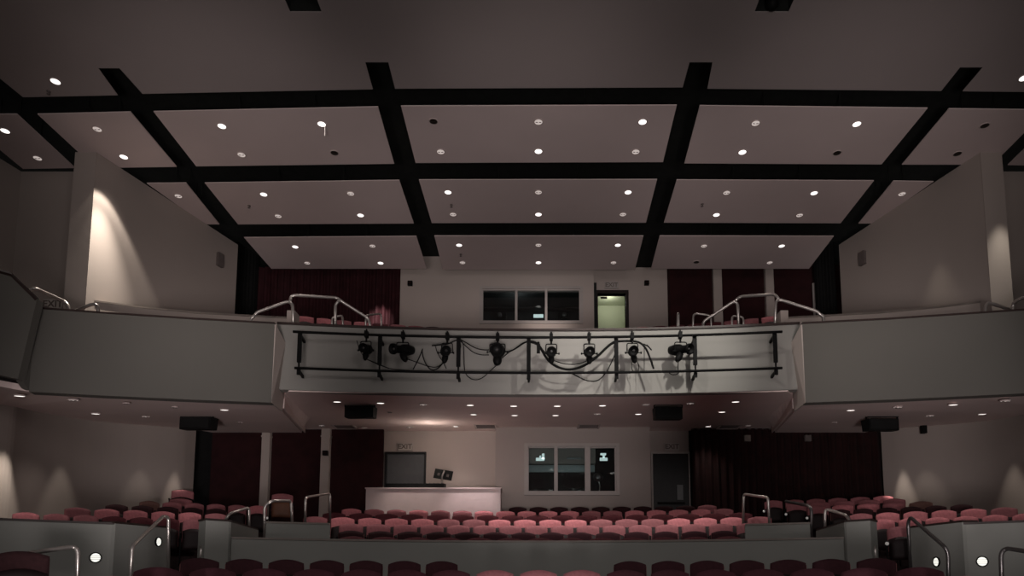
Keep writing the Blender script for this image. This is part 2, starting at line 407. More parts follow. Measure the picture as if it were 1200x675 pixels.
# upper right columns / panels
def column(name, xa, xb, D, z0, z1, ref, label):
    a, b = at(xa, ref, D).x, at(xb, ref, D).x; bm = bmesh.new(); box(bm, (a, D-.12, z0), (b, D+.12, z1))
    box(bm, (a-.01, D-.13, z0), (b+.01, D+.13, z0+.12))
    return tag(obj(name, bm, M['wall']), label, 'column')
column('wall_column', 835, 845, DUP+.4, 6.6, TOP, 340, 'pale upper column between dark red panels, nearer the open door')
column('wall_column', 896, 905.5, DUP+.4, 6.6, TOP, 340, 'pale upper column between dark red panels, nearer the right wall')
bm = bmesh.new(); p = at(956, 316, DUP); tube(bm, [(p.x, DUP+.2, onc(631, 383.8, -2.7, 20.9).z-.88), (p.x, DUP+.2, ZCEIL)], .045, 10); tag(obj('conduit_pipe', bm, M['frame']), 'thin grey vertical pipe at the upper right rear corner', 'pipe')
# corridor behind upper door
bm = bmesh.new()
cx0, cx1, cz0, cz1 = ud[0]-.12, ud[1]+.3, ZU0+.5, ud[3]+.3
box(bm, (cx0, DR+1.6, cz0), (cx1, DR+1.7, cz1)); box(bm, (cx0-.1, DR+.2, cz0), (cx0, DR+1.7, cz1)); box(bm, (cx1, DR+.2, cz0), (cx1+.1, DR+1.7, cz1)); box(bm, (cx0, DR+.2, cz1), (cx1, DR+1.7, cz1+.1))
box(bm, (cx0, DR+.2, cz0-.1), (cx1, DR+1.7, cz0))
struct(obj('wall_corridor', bm, M['green']))
def door(n, x0, x1, z0, z1, D, leafm, framem, fw=.07, leaf=True, leafmargin=.0):
    bm = bmesh.new()
    box(bm, (x0-fw, D-.05, z0), (x0, D+.2, z1+fw)); box(bm, (x1, D-.05, z0), (x1+fw, D+.2, z1+fw)); box(bm, (x0, D-.05, z1), (x1, D+.2, z1+fw))
    o = struct(obj('door_%d' % n, bm, framem))
    if leaf:
        bm = bmesh.new(); box(bm, (x0, D+.03, z0), (x1, D+.08, z1)); lf = obj('door_leaf', bm, leafm); lf.parent = o
        bm = bmesh.new(); box(bm, (x0+(x1-x0)*.12, D-.02, z0+1.0), (x0+(x1-x0)*.88, D+.03, z0+1.06)); h = obj('push_bar', bm, M['blackplastic']); h.parent = lf
    return o
d3 = door(3, ud[0], ud[1], ud[2], ud[3], DR, None, M['doorframe'], .09, leaf=False)
d3['label'] = 'open doorway with dark frame onto a pale green corridor'
bm = bmesh.new(); c = at(704, 348, DR); box(bm, (c.x, DR+.03, c.z-.03), (c.x+.2, DR+.07, c.z+.02)); h = obj('door_closer', bm, M['doorframe']); h.parent = d3
def window(n, hole, D, xs, fw, m):
    x0, x1, z0, z1 = hole
    bm = bmesh.new()
    box(bm, (x0-fw, D-.06, z0-fw), (x0, D+.1, z1+fw)); box(bm, (x1, D-.06, z0-fw), (x1+fw, D+.1, z1+fw)); box(bm, (x0, D-.06, z1), (x1, D+.1, z1+fw)); box(bm, (x0, D-.06, z0-fw), (x1, D+.1, z0))
    o = struct(obj('window_%d' % n, bm, m))
    ms = []
    for x, w in xs:
        bm = bmesh.new(); box(bm, (x-w/2, D-.04, z0), (x+w/2, D+.08, z1)); k = obj('mullion', bm, m); k.parent = o
    ed = [x0]+[x for x, w in xs]+[x1]
    for a, b in zip(ed, ed[1:]):
        bm = bmesh.new(); prism(bm, [(a, D-.005, z0), (b, D-.005, z0), (b, D+.085, z1), (a, D+.085, z1)], (0, .008, 0)); k = obj('pane', bm, M['glass']); k.parent = o
        bm = bmesh.new(); f2 = .035; box(bm, (a, D-.01, z0), (b, D+.05, z0+f2)); box(bm, (a, D-.01, z1-f2), (b, D+.05, z1)); box(bm, (a, D-.01, z0+f2), (a+f2, D+.05, z1-f2)); box(bm, (b-f2, D-.01, z0+f2), (b, D+.05, z1-f2)); q = obj('sash', bm, m); q.parent = o
    return o
window(1, uw, DUP, [(at(605, 358, DUP).x, .07), (at(640, 358, DUP).x, .07)], .07, M['frame'])
def booth(name, hole, D, z0, z1, deep=2.2):
    x0, x1 = hole[0]-.4, hole[1]+.4; bm = bmesh.new()
    box(bm, (x0, D+deep, z0), (x1, D+deep+.1, z1)); box(bm, (x0-.1, D+.2, z0), (x0, D+deep+.1, z1)); box(bm, (x1, D+.2, z0), (x1+.1, D+deep+.1, z1))
    box(bm, (x0, D+.2, z1), (x1, D+deep, z1+.1)); box(bm, (x0, D+.2, z0-.1), (x1, D+deep, z0))
    return struct(obj(name, bm, M['booth']))
booth('wall_projection_booth', uw, DUP, uw[2]-.5, uw[3]+.3)
# lamp reflections in the upper window, built as bars + shelf line
bm = bmesh.new(); c = at(631, 370, DUP+1.9); box(bm, (c.x-.16, DUP+1.9, c.z-.05), (c.x+.16, DUP+1.95, c.z+.05)); tag(obj('booth_glint', bm, M['tube']), 'small bright lamp reflection low in the upper booth window, centre pane', 'lamp')
bm = bmesh.new(); c = at(631, 356, DUP+1.9); box(bm, (c.x-.2, DUP+1.9, c.z-.03), (c.x+.2, DUP+1.95, c.z+.03)); tag(obj('booth_glint', bm, M['lamp_w']), 'faint lamp reflection in upper booth window, centre pane, above a brighter one', 'lamp')
bm = bmesh.new(); c = at(631, 361, DUP+1.7); box(bm, (uw[0]-.2, DUP+1.6, c.z-.04), (uw[1]+.2, DUP+1.9, c.z)); tag(obj('booth_shelf', bm, M['black']), 'long dark shelf inside the upper booth window', 'shelf')
for xp, w in ((586, 'left'), (661, 'right')):
    c = at(xp, 369, DUP+1.2); root = empty('booth_projector', c, 'dark projector standing in the %s pane of the upper booth window' % w, 'projector')
    bm = bmesh.new(); box(bm, c-Vector((.2, .2, .28)), c+Vector((.2, .2, .02))); obj('housing', bm, M['blackplastic'], root)
    bm = bmesh.new(); lathe(bm, [(.07, 0), (.07, .08), (.05, .1)], c+Vector((0, -.2, -.1)), (0, -1, 0), 14); obj('lens', bm, M['steeldk'], root, True)
# small wall devices
def device(px, py, D, w, h, label):
    c = at(px, py, D); root = empty('wall_sensor_box', c, label, 'wall device')
    bm = bmesh.new(); box(bm, (c.x-w/2, D-.1, c.z-h/2), (c.x+w/2, D, c.z+h/2)); obj('housing', bm, M['blackplastic'], root)
    bm = bmesh.new(); box(bm, (c.x-w*.3, D-.11, c.z-h*.12), (c.x+w*.3, D-.1, c.z+h*.1)); obj('lens_strip', bm, M['redpanel'], root)
device(481, 333, DUP, .14, .13, 'small black box on upper rear wall left of the booth window')
device(757.5, 332.5, DR, .14, .13, 'small black box on upper rear wall right of the open doorway')

# EXIT signs
def exit_sign(c, w, h, rz, label, let='signlet', face='signface'):
    root = empty('exit_sign', c, label, 'exit sign')
    R = Matrix.Translation(c) @ Matrix.Rotation(rz, 4, 'Z')
    bm = bmesh.new(); box(bm, (-w/2, -.05, -h/2), (w/2, 0, h/2), R); obj('housing', bm, M['frame'], root)
    bm = bmesh.new(); box(bm, (-w/2+.012, -.056, -h/2+.012), (w/2-.012, -.05, h/2-.012), R); obj('face', bm, M[face], root)
    cu = bpy.data.curves.new('t', 'FONT'); cu.body = 'EXIT'; cu.size = h*.95; cu.align_x = 'CENTER'; cu.align_y = 'CENTER'; cu.extrude = .003; cu.offset = .004
    to = bpy.data.objects.new('t', cu); COL.objects.link(to); dg = bpy.context.evaluated_depsgraph_get()
    me = bpy.data.meshes.new_from_object(to.evaluated_get(dg)); bpy.data.objects.remove(to)
    T = R @ Matrix.Translation((0, -.06, 0)) @ Matrix.Rotation(math.pi/2, 4, 'X'); me.transform(T)
    me.materials.clear(); me.materials.append(M[let]); me.name = 'lettering'
    o = bpy.data.objects.new('lettering', me); COL.objects.link(o); o.parent = root; o.matrix_parent_inverse = Matrix.Translation(-root.location)
exit_sign(at(716.5, 335, DR-.01), .42, .2, 0, 'faint exit sign above the open green corridor doorway, upper level', 'cap2', 'frame')
c = Zc(60, 201); exit_sign(at(64, 357.5, c.y-.02), .42, .22, 0, 'faint exit sign on the wall left of the tall upper pier')

# ================================================================ BALCONY
CBc = -2.7
top_c = at(631, 387, 12.1); bot_c = at(631, 461, 12.1)
ZBT = top_c.z; ZBB = bot_c.z
# arc through side points
sl_ = atz(332, 380, ZBT); sr_ = atz(930, 378.5, ZBT)
xs_ = (abs(sl_.x)+abs(sr_.x))/2; ys_ = (sl_.y+sr_.y)/2
sag = 12.1-ys_; RB = (xs_**2+sag**2)/(2*sag); YB = 12.1-RB
aB = math.asin(xs_/RB)
print('balcony', ZBT, ZBB, RB, xs_, ys_)
bpath = arc(YB, RB, -aB-.003, aB+.003, 40)
wall('wall_balcony_front', bpath, ZBB-.02, ZBT-.02, .18, M['fascia'])
bm = bmesh.new(); vwall(bm, arc(YB, RB-.03, -aB-.003, aB+.003, 40), ZBT-.02, ZBT+.02, .26); struct(obj('trim_4', bm, M['cap']))
# box fascias
ZXB = atz(325, 378.5, ZBT)
DBX = 11.4
ZBX = at(326, 379, DBX).z
def boxpts(s):
    if s < 0: f = [(42, 361), (130, 367.5), (230, 374), (322, 379)]
    else: f = [(1225, 361.5), (1130, 368), (1040, 374), (940, 379)]
    return [atz(x, y, ZBX) for x, y in f]
SOF_N = None
ZBL = at(326, 470.5, DBX).z
print('box bottom', ZBL)
BX = {}
for s, side in ((-1, 'left'), (1, 'right')):
    P = boxpts(s); path = [(p.x, p.y) for p in P]
    ret = (s*4.92, 13.05)
    BX[s] = path
    pth = path if s < 0 else path[::-1]
    wall('wall_box_'+side, pth, ZBL-.02, ZBX-.01, .18, M['grey'])
    bm = bmesh.new(); q = [(x, y-.02) for x, y in pth]; vwall(bm, q, ZBX-.01, ZBX+.018, .22); struct(obj('trim_%d' % (5 if s < 0 else 6), bm, M['cap']))
    # return towards the centre
    a = path[-1]
    q = [(321.5, 471), (323.5, 380.5), (335, 402), (331, 482)] if s < 0 else [(940.5, 471), (938.5, 380.5), (927, 402), (930.5, 482)]
    bm = bmesh.new(); yf_ = a[1]; prism(bm, [Vector((a[0], a[1], ZBL-.02)), at(q[1][0], q[1][1], yf_), at(q[2][0], q[2][1], ys_+.02), at(q[3][0], q[3][1], ys_+.45)], (s*.03, 0, 0))
    struct(obj('wall_return_'+side, bm, M['wall']))  # paler than the fascia: light on this face put into its paint
    # near side face further toward the stage
    e = [(22, 443), (41, 352)]
    Dn = path[0][1]-.25
    if s < 0: b0 = at(21, 443, Dn); t0 = at(43, 352, Dn); t1 = at(16, 322, Dn-.25)
    x_b = s*abs(at(21, 443, Dn).x); x_t = s*abs(at(43, 352, Dn).x); x_k = s*abs(at(16, 322, Dn-.2).x)
    z_b = at(21, 444, Dn).z; z_t = at(43, 351, Dn).z; z_k = at(16, 322, Dn-.25).z
    bm = bmesh.new()
    prism(bm, [(x_b, Dn, z_b), (x_t, Dn, z_t), (x_k, Dn-.25, z_k), (x_k-s*-1.6, Dn-2.2, z_k), (x_b-s*-1.6, Dn-2.2, z_b)], (s*.0, .15, 0))
    struct(obj('wall_side_box_'+side, bm, M['grey']))
    bm = bmesh.new(); tube(bm, [(x_t, Dn, z_t), (x_k, Dn-.25, z_k), (x_k+s*1.6, Dn-2.2, z_k)], .035, 4); struct(obj('trim_%d' % (7 if s < 0 else 8), bm, M['cap']))
    bm = bmesh.new(); prism(bm, [(x_b, Dn+.1, z_b), (x_t, Dn+.1, z_t-.05), (path[0][0], path[0][1], ZBX), (path[0][0], path[0][1], ZBL)], (s*.1, 0, 0)); struct(obj('wall_side_return_'+side, bm, M['grey']))
    # floor of the box
    bm = bmesh.new(); pts = [(x, y+.1, ZBL+.65) for x, y in path]+[(s*5.9, 14.6, ZBL+.65), (s*11.3, 14.4, ZBL+.65), (s*12.2, 10.4, ZBL+.65), (s*12.4, 9.0, ZBL+.65), (x_k+s*1.6, Dn-2.1, ZBL+.65)]
    prism(bm, pts, (0, 0, .05)); struct(obj('floor_box_'+side, bm, M['floor']))
# soffits
ZSC0 = ZBB; cs1 = at(631, 500, DLO); ZSC1 = cs1.z
nC = Vector((0, -(ZSC1-ZSC0)/(DLO-12.1), 1)); p0C = Vector((0, 12.1, ZSC0))
DCUR = 17.4
zs1 = at(400, 506, DCUR).z
nS = Vector((0, -(zs1-ZBL)/(DCUR-DBX), 1)); p0S = Vector((0, DBX, ZBL))
def zC(y): return -.012+ZSC0+(ZSC1-ZSC0)*(y-12.1)/(DLO-12.1)
def zS(y): return -.012+ZBL+(zs1-ZBL)*(max(y, DBX)-DBX)/(DCUR-DBX)
XF = abs(at(334, 456, ys_+.05).x)
STEP = [(XF+.05, ys_+.12), (abs(at(331, 482, ys_+.45).x)+.02, ys_+.5), (abs(at(355, 506, DCUR).x), DCUR+.1)]
cx = bmesh.new(); bm = bmesh.new()
fr = [(x, y) for x, y in bpath if abs(x) < XF]; fx = fr[-1][0]
rws = [[(x, y+.03) for x, y in fr], [(x/fx*STEP[1][0], STEP[1][1]) for x, y in fr], [(x/fx*STEP[2][0], STEP[2][1]) for x, y in fr]]
lo_ = [[cx.verts.new((x, y, zC(y))) for x, y in r] for r in rws]; hi_ = [[cx.verts.new((x, y, zC(y)+.08)) for x, y in r] for r in rws]
for k in range(2):
    for q in range(len(fr)-1):
        cx.faces.new([lo_[k][q], lo_[k][q+1], lo_[k+1][q+1], lo_[k+1][q]]); cx.faces.new([hi_[k][q], hi_[k+1][q], hi_[k+1][q+1], hi_[k][q+1]])
for q in range(len(fr)-1):
    cx.faces.new([lo_[0][q], hi_[0][q], hi_[0][q+1], lo_[0][q+1]]); cx.faces.new([lo_[2][q], lo_[2][q+1], hi_[2][q+1], hi_[2][q]])
for k in range(2):
    for e in (0, -1): cx.faces.new([lo_[k][e], lo_[k+1][e], hi_[k+1][e], hi_[k][e]])
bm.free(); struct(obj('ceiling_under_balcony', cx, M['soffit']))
LW = {}
for s, side in ((-1, 'left'), (1, 'right')):
    # soffit line with the wall in the photograph
    if s < 0: f = [(230, 503), (210, 500.5), (120, 494.5), (40, 482), (0, 471)]
    else: f = [(1032, 503), (1060, 500.5), (1140, 495), (1200, 486), (1240, 475)]
    W_ = [onp(x, y, p0S, nS) for x, y in f]
    W2 = [(w.x, w.y) for w in W_]+[(s*12.4, 9.5), (s*12.6, 5.0)]
    sp_ = smooth_path([(x, y, 0) for x, y in W2], 4); W2 = [(v.x, v.y) for v in sp_]; print('LW', side, [(round(x, 2), round(y, 2)) for x, y in W2])
    LW[s] = W2
    # lower side wall
    pth = W2[::-1] if s < 0 else W2
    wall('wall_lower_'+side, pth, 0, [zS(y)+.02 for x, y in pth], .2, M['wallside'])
    cx = bmesh.new()
    P = [(x, y+.03, ZBL-.012) for x, y in BX[s][::-1]]
    near = [(s*(abs(BX[s][0][0])+.2), BX[s][0][1]-.1, ZBL), (s*(abs(BX[s][0][0])+1.95), BX[s][0][1]-2.4, ZBL)]
    P = P+near+[(s*12.4, BX[s][0][1]-2.6, ZBL)]+[(x, y, zS(y)) for x, y in W2[:-1][::-1] if y > BX[s][0][1]-2.5]+[(W2[0][0], DCUR+.1, zS(DCUR+.1))]+[(s*(x+.06), y, zS(y)) for x, y in STEP[:0:-1]]
    vv = [cx.verts.new(p) for p in P]; cx.faces.new(vv); bmesh.ops.triangulate(cx, faces=cx.faces[:])
    ext = bmesh.ops.extrude_face_region(cx, geom=cx.faces[:]); [setattr(v, 'co', v.co+Vector((0, 0, .1))) for v in ext['geom'] if isinstance(v, bmesh.types.BMVert)]
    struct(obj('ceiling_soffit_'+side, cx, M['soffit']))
    # step between the two soffits
    q = [(333, 456), (367, 484), (353, 507), (331, 482)] if s < 0 else [(929, 456), (895, 484), (909, 507), (931, 482)]
    P1 = at(q[0][0], q[0][1], ys_+.1); P1.z = zC(P1.y)+.03; P4 = onp(q[1][0], q[1][1], p0C, nC); P4.z += .03
    P3 = onp(q[2][0], q[2][1], p0S, nS); P2 = onp(q[3][0], q[3][1], p0S, nS); P2.z -= .01; P3.z -= .01
    bm = bmesh.new(); n_ = 8
    top = [P1.lerp(P4, k/n_)+Vector((0, 0, .02*math.sin(math.pi*k/n_))) for k in range(n_+1)]; bot = [P2.lerp(P3, k/n_) for k in range(n_+1)]
    tv = [bm.verts.new(p) for p in top]; bv = [bm.verts.new(p) for p in bot]; ov = [bm.verts.new(p+Vector((s*.25, 0, .06))) for p in bot]
    for k in range(n_): bm.faces.new([tv[k], tv[k+1], bv[k+1], bv[k]]); bm.faces.new([bv[k], bv[k+1], ov[k+1], ov[k]])
    struct(obj('trim_%d' % (9 if s < 0 else 10), bm, M['soffit']))
    st = [(s*x, y) for x, y in STEP[1:]]; st = st if s > 0 else st[::-1]
    wall('trim_%d' % (26 if s < 0 else 27), st, [zS(y) for x, y in st], [zC(y)+.05 for x, y in st], .03, M['soffit'])
# inner parapet on the balcony cross aisle
for s, side in ((-1, 'left'), (1, 'right')):
    bz = at(97, 351.5, B_.y+.1).z
    f = [(97, 351.5), (160, 360), (230, 367), (338, 373)] if s < 0 else [(1168, 352), (1100, 360.5), (1030, 367), (922, 373)]
    P = [atz(x, y, bz) for x, y in f]; pth = [(p.x, p.y) for p in P]; end = pth[-1]
    pth = pth if s < 0 else pth[::-1]
    wall('wall_inner_parapet_'+side, pth, ZBT-.6, bz-.01, .15, M['wall'])
    bm = bmesh.new(); vwall(bm, [(x, y-.02) for x, y in pth], bz-.01, bz+.025, .2); struct(obj('trim_%d' % (11 if s < 0 else 12), bm, M['cap2']))
    bm = bmesh.new(); x0, x1 = sorted((end[0], end[0]-s*.17)); box(bm, (x0, end[1]-.1, ZBT-.6), (x1, end[1]+.2, bz+.14)); struct(obj('wall_end_post_'+side, bm, M['wall']))
# balcony tiers
DLAST = 18.2
zlast = onc(631, 383.8, CBc, DLAST-CBc).z-.87
bm = bmesh.new(); nT = 7
for i in range(nT):
    y0 = 12.4+(DLAST-.45-12.4)*i/nT; y1 = 12.4+(DLAST-.45-12.4)*(i+1)/nT
    z = (ZBT-.75)+(zlast-(ZBT-.75))*(i)/(nT)
    for (R0, R1, z1_) in ((y0-CBc, y1-CBc, z),):
        a = arc(CBc, R0, -.26, .26, 16); b = arc(CBc, R1+.02, -.26, .26, 16)
        for k in range(16): prism(bm, [(a[k][0], a[k][1], z1_-.3), (a[k+1][0], a[k+1][1], z1_-.3), (b[k+1][0], b[k+1][1], z1_-.3), (b[k][0], b[k][1], z1_-.3)], (0, 0, .3))
struct(obj('floor_balcony', bm, M['floor']))
bm = bmesh.new(); a = arc(CBc, DLAST-.45-CBc, -.36, .36, 16)
prism(bm, [(x, y, zlast-.3) for x, y in a]+[(9.6, 21, zlast-.3), (-9.6, 21, zlast-.3)], (0, 0, .3)); struct(obj('floor_balcony_rear', bm, M['floor']))

# ================================================================ LOWER BACK WALL
zfl = at(631, 594, DLO).z-.87      # last row floor
lw0, lw1, lw2 = at(446, 540, DLO+.5).x, at(580.5, 540, DLO).x, at(762, 540, DLO).x
lw3 = at(812, 540, DLO+.5).x
ld = (at(453, 560, DLO+.5).x, at(497, 560, DLO+.5).x, zfl, at(475, 532, DLO+.5).z)
wall_holes('wall_back_lower_left', lw0, at(580.5, 540, DLO).x+.02, 1.5, ZSC1+.3, DLO+.5, [ld], M['wall'])
lwn = (at(618, 550, DLO).x, at(722, 550, DLO).x, at(668, 577, DLO).z, at(668, 523.5, DLO).z)
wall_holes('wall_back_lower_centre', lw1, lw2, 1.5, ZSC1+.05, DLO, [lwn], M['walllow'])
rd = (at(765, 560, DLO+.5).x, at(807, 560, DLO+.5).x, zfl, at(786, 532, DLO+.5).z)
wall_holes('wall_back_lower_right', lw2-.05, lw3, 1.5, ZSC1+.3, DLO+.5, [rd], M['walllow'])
for k, x in ((13, lw1), (14, lw2-.06)):
    bm = bmesh.new(); box(bm, (x, DLO+.02, 1.5), (x+.06, DLO+.55, ZSC1+.1)); struct(obj('trim_%d' % k, bm, M['wall']))
bm = bmesh.new(); box(bm, (-8, DLO-.05, ZSC1), (8, DLO+.7, ZSC1+.1)); struct(obj('ceiling_rear_strip', bm, M['soffit']))
d = door(1, *ld, DLO+.5, M['doorgrey'], M['doordark'], .05); d['label'] = 'blue grey door behind the sound desk'
d = door(2, *rd, DLO+.5, M['doordark'], M['frame'], .05); d['label'] = 'dark door at the right of the lower booth window'
bm = bmesh.new(); c = at(797, 577, DLO+.5); box(bm, (c.x-.08, DLO+.5, c.z-.2), (c.x+.08, DLO+.53, c.z+.2)); h = obj('kick_plate', bm, M['doorgrey']); h.parent = d
exit_sign(at(475, 524, DLO+.5), .4, .19, 0, 'exit sign above the blue grey door at the sound desk')
exit_sign(at(787, 524, DLO+.5), .4, .19, 0, 'faint exit sign above the dark lower right door', 'signlet', 'frame')
window(2, lwn, DLO, [(at(651.5, 550, DLO).x, .09), (at(688.5, 550, DLO).x, .14)], .08, M['frame'])
booth('wall_control_booth', lwn, DLO, lwn[2]-.7, lwn[3]+.5, 2.6)
# booth interior
D2 = DLO+2.4
a = at(600, 545, D2); b = at(740, 553, D2)
bm = bmesh.new(); box(bm, (lwn[0]-.3, D2, b.z), (lwn[1]-.35, D2+.1, a.z)); tag(obj('booth_ledge', bm, M['boothband']), 'pale horizontal ledge across the lower control booth', 'ledge')
a = at(600, 556, D2); b = at(740, 560, D2)
bm = bmesh.new(); box(bm, (lwn[0]-.3, DLO+.5, lwn[2]-.1), (lwn[1]+.3, DLO+1.1, lwn[2]-.05)); tag(obj('booth_counter', bm, M['booth']), 'dark counter under the lower control booth window', 'counter')
for xs2, lab in (((628, 638), 'left'), ((703, 712), 'right')):  # reflections in the panes, built as glowing bars inside the booth
    DD = DLO+1.4; bm = bmesh.new()
    s2 = 1 if lab == 'left' else -1
    p = at(xs2[0], 538, DD); q = at(xs2[1], 538, DD)
    x0_, x1_ = p.x, q.x
    box(bm, (x0_, DD, p.z-.04), (x1_, DD+.06, p.z+.04))
    if lab == 'left': box(bm, (x1_-.07, DD, p.z), (x1_, DD+.06, p.z+.16)); box(bm, (x1_-.14, DD, p.z+.04), (x1_-.09, DD+.06, p.z+.1))
    else: box(bm, (x0_+.02, DD, p.z+.12), (x1_-.04, DD+.06, p.z+.17)); box(bm, (x0_+.08, DD, p.z+.05), (x0_+.14, DD+.06, p.z+.12))
    tag(obj('booth_glint', bm, M['tube']), 'bright white lamp reflection in the %s pane of the lower booth' % lab, 'lamp')
bm = bmesh.new(); p = at(673, 537, DLO+1.6); box(bm, (p.x-.2, DLO+1.6, p.z-.02), (p.x+.2, DLO+1.65, p.z+.02)); tag(obj('booth_glint', bm, M['boothband']), 'faint grey glint seen in the middle pane of the lower booth', 'lamp')
def booth_monitor(px, py, w, h, lab):
    c = at(px, py, DLO+.8); root = empty('booth_monitor', (c.x, c.y, lwn[2]-.05), lab, 'monitor')
    bm = bmesh.new(); box(bm, (c.x-w/2, c.y, c.z-h/2), (c.x+w/2, c.y+.05, c.z+h/2)); obj('screen', bm, M['blackplastic'], root)
    bm = bmesh.new(); box(bm, (c.x-.03, c.y+.05, lwn[2]-.05), (c.x+.03, c.y+.09, c.z)); box(bm, (c.x-.12, c.y-.05, lwn[2]-.05), (c.x+.12, c.y+.12, lwn[2]-.02)); obj('stand', bm, M['steeldk'], root)
booth_monitor(628, 567, .42, .26, 'black monitor on the counter in the left lower booth pane')
booth_monitor(672, 566, .55, .26, 'wide black monitor on the counter in the middle lower booth pane')
# headset/mic stand in right pane
c = at(701, 561, DLO+.9); root = empty('booth_desk_lamp', (c.x, c.y, lwn[2]-.05), 'small round desk lamp in the right lower booth pane', 'desk lamp')
bm = bmesh.new(); lathe(bm, [(.13, -.02), (.12, .03), (.05, .05)], c+Vector((0, 0, .05)), (0, -1, 0), 16); obj('shade', bm, M['steeldk'], root, True)
bm = bmesh.new(); tube(bm, [c+Vector((0, .03, .05)), (c.x+.05, c.y+.05, c.z-.2), (c.x, c.y, lwn[2]-.05)], .015, 6); obj('arm', bm, M['steel'], root)
bm = bmesh.new(); lathe(bm, [(.09, 0), (.09, .02), (.03, .03)], (c.x, c.y, lwn[2]-.05), (0, 0, 1), 14); obj('base', bm, M['blackmetal'], root)
# lower left red panels and columns, right curtain
zt = zs1
cl0 = at(228, 540, DCUR+.3).x
bm = bmesh.new(); box(bm, (cl0-.4, DCUR+.45, 1.5), (lw0+.05, DCUR+.6, zt+.4)); struct(obj('wall_rear_left', bm, M['black']))
def redpanel(xa, xb, lab, m='redpanel', D=DCUR+.3, top=None):
    a, b = at(xa, 540, D).x, at(xb, 540, D).x; bm = bmesh.new(); box(bm, (a, D, 1.9), (b, D+.1, top or zt+.15))
    return tag(obj('acoustic_panel', bm, M[m]), lab, 'wall panel', 'dark red wall panels')
redpanel(247.5, 307.5, 'dark red wall panel under the balcony, leftmost beside the black strip')
redpanel(317, 377, 'dark red wall panel under the balcony, between the two pale columns')
redpanel(387.5, 448.5, 'dark red wall panel under the balcony, left of the sound desk door')
redpanel(784.5, 834.5, 'dark red upper wall panel right of the open corridor doorway', D=DUP+.42, top=TOP) if False else None
for xa, xb, lab in ((785, 835, 'nearest the open corridor doorway'), (846, 896, 'between the two pale columns'), (906, 955, 'right of both pale columns')):
    a, b = at(xa, 340, DUP+.42).x, at(xb, 340, DUP+.42).x; bm = bmesh.new(); box(bm, (a, DUP+.42, 6.8), (b, DUP+.5, TOP))
    tag(obj('acoustic_panel', bm, M['redpanel']), 'dark red upper balcony wall panel '+lab, 'wall panel', 'dark red wall panels')
def column2(xa, xb, lab, dev=False):
    D = DCUR+.25; a, b = at(xa, 540, D).x, at(xb, 540, D).x; bm = bmesh.new(); box(bm, (a, D-.1, 1.9), (b, D+.04, zt+.12)); box(bm, (a-.015, D-.115, zt-.1), (b+.015, D+.04, zt-.06))
    tag(obj('wall_column', bm, M['wall']), lab, 'column')
column2(307.5, 317, 'pale column under the balcony, left of the pair')
column2(377, 387, 'pale column under the balcony, nearer the sound desk')
device(382, 531.5, DCUR+.14, .13, .12, 'small black box on the pale column nearer the sound desk')
xr0, xr1 = at(811, 540, DCUR+.2).x, at(1033, 540, DCUR+.2).x
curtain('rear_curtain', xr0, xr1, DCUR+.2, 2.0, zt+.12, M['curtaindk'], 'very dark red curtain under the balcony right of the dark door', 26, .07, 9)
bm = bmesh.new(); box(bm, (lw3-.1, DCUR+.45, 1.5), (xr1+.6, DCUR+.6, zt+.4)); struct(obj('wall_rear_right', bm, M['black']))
for s in (-1, 1):   # black strip at the corner
    pass
for px, lab in ((876, 'left'), (947, 'right')):
    c = at(px, 513.5, DCUR); bm = bmesh.new()
    box(bm, (c.x-.08, DCUR-.02, c.z-.08), (c.x+.08, DCUR+.06, c.z+.08)); box(bm, (c.x-.03, DCUR-.04, c.z-.03), (c.x+.03, DCUR-.02, c.z+.03))
    tag(obj('junction_box', bm, M['cap2'] if lab == 'left' else M['vent']), 'small square box high on the dark curtain, %s of the two' % lab, 'wall device')

# sound desk
DD = 16.72
x0, x1 = at(428.5, 590, DD).x, at(586.5, 590, DD).x; zt_ = at(505, 571.5, DD).z
root = empty('sound_desk', ((x0+x1)/2, DD, zfl-.2), 'pale sound desk with flat front behind the centre seats', 'desk')
bm = bmesh.new(); box(bm, (x0, DD, zfl-.4), (x1, DD+.04, zt_-.03)); obj('front_panel', bm, M['desk'], root)
bm = bmesh.new(); box(bm, (x0, DD+.04, zfl-.4), (x0+.04, DD+.6, zt_-.03)); obj('side_panel', bm, M['desk'], root)
bm = bmesh.new(); box(bm, (x1-.04, DD+.04, zfl-.4), (x1, DD+.6, zt_-.03)); obj('side_panel', bm, M['desk'], root)
bm = bmesh.new(); box(bm, (x0-.02, DD-.03, zt_-.03), (x1+.02, DD+.62, zt_)); obj('top', bm, M['desk'], root)
# mixer
mx0, mx1 = at(453, 570, DD+.3).x, at(521, 570, DD+.3).x
root = empty('mixing_console', ((mx0+mx1)/2, DD+.3, zt_), 'black mixing console on the pale sound desk', 'mixer')
bm = bmesh.new(); prism(bm, [(mx0, DD+.15, zt_), (mx0, DD+.55, zt_), (mx0, DD+.55, zt_+.17), (mx0, DD+.15, zt_+.13)], (mx1-mx0, 0, 0)); obj('housing', bm, M['blackplastic'], root)
bm = bmesh.new()
for i in range(14):
    x = mx0+.08+(mx1-mx0-.16)*i/13; box(bm, (x-.01, DD+.35, zt_+.14), (x+.01, DD+.4, zt_+.175))
obj('fader', bm, M['steeldk'], root)
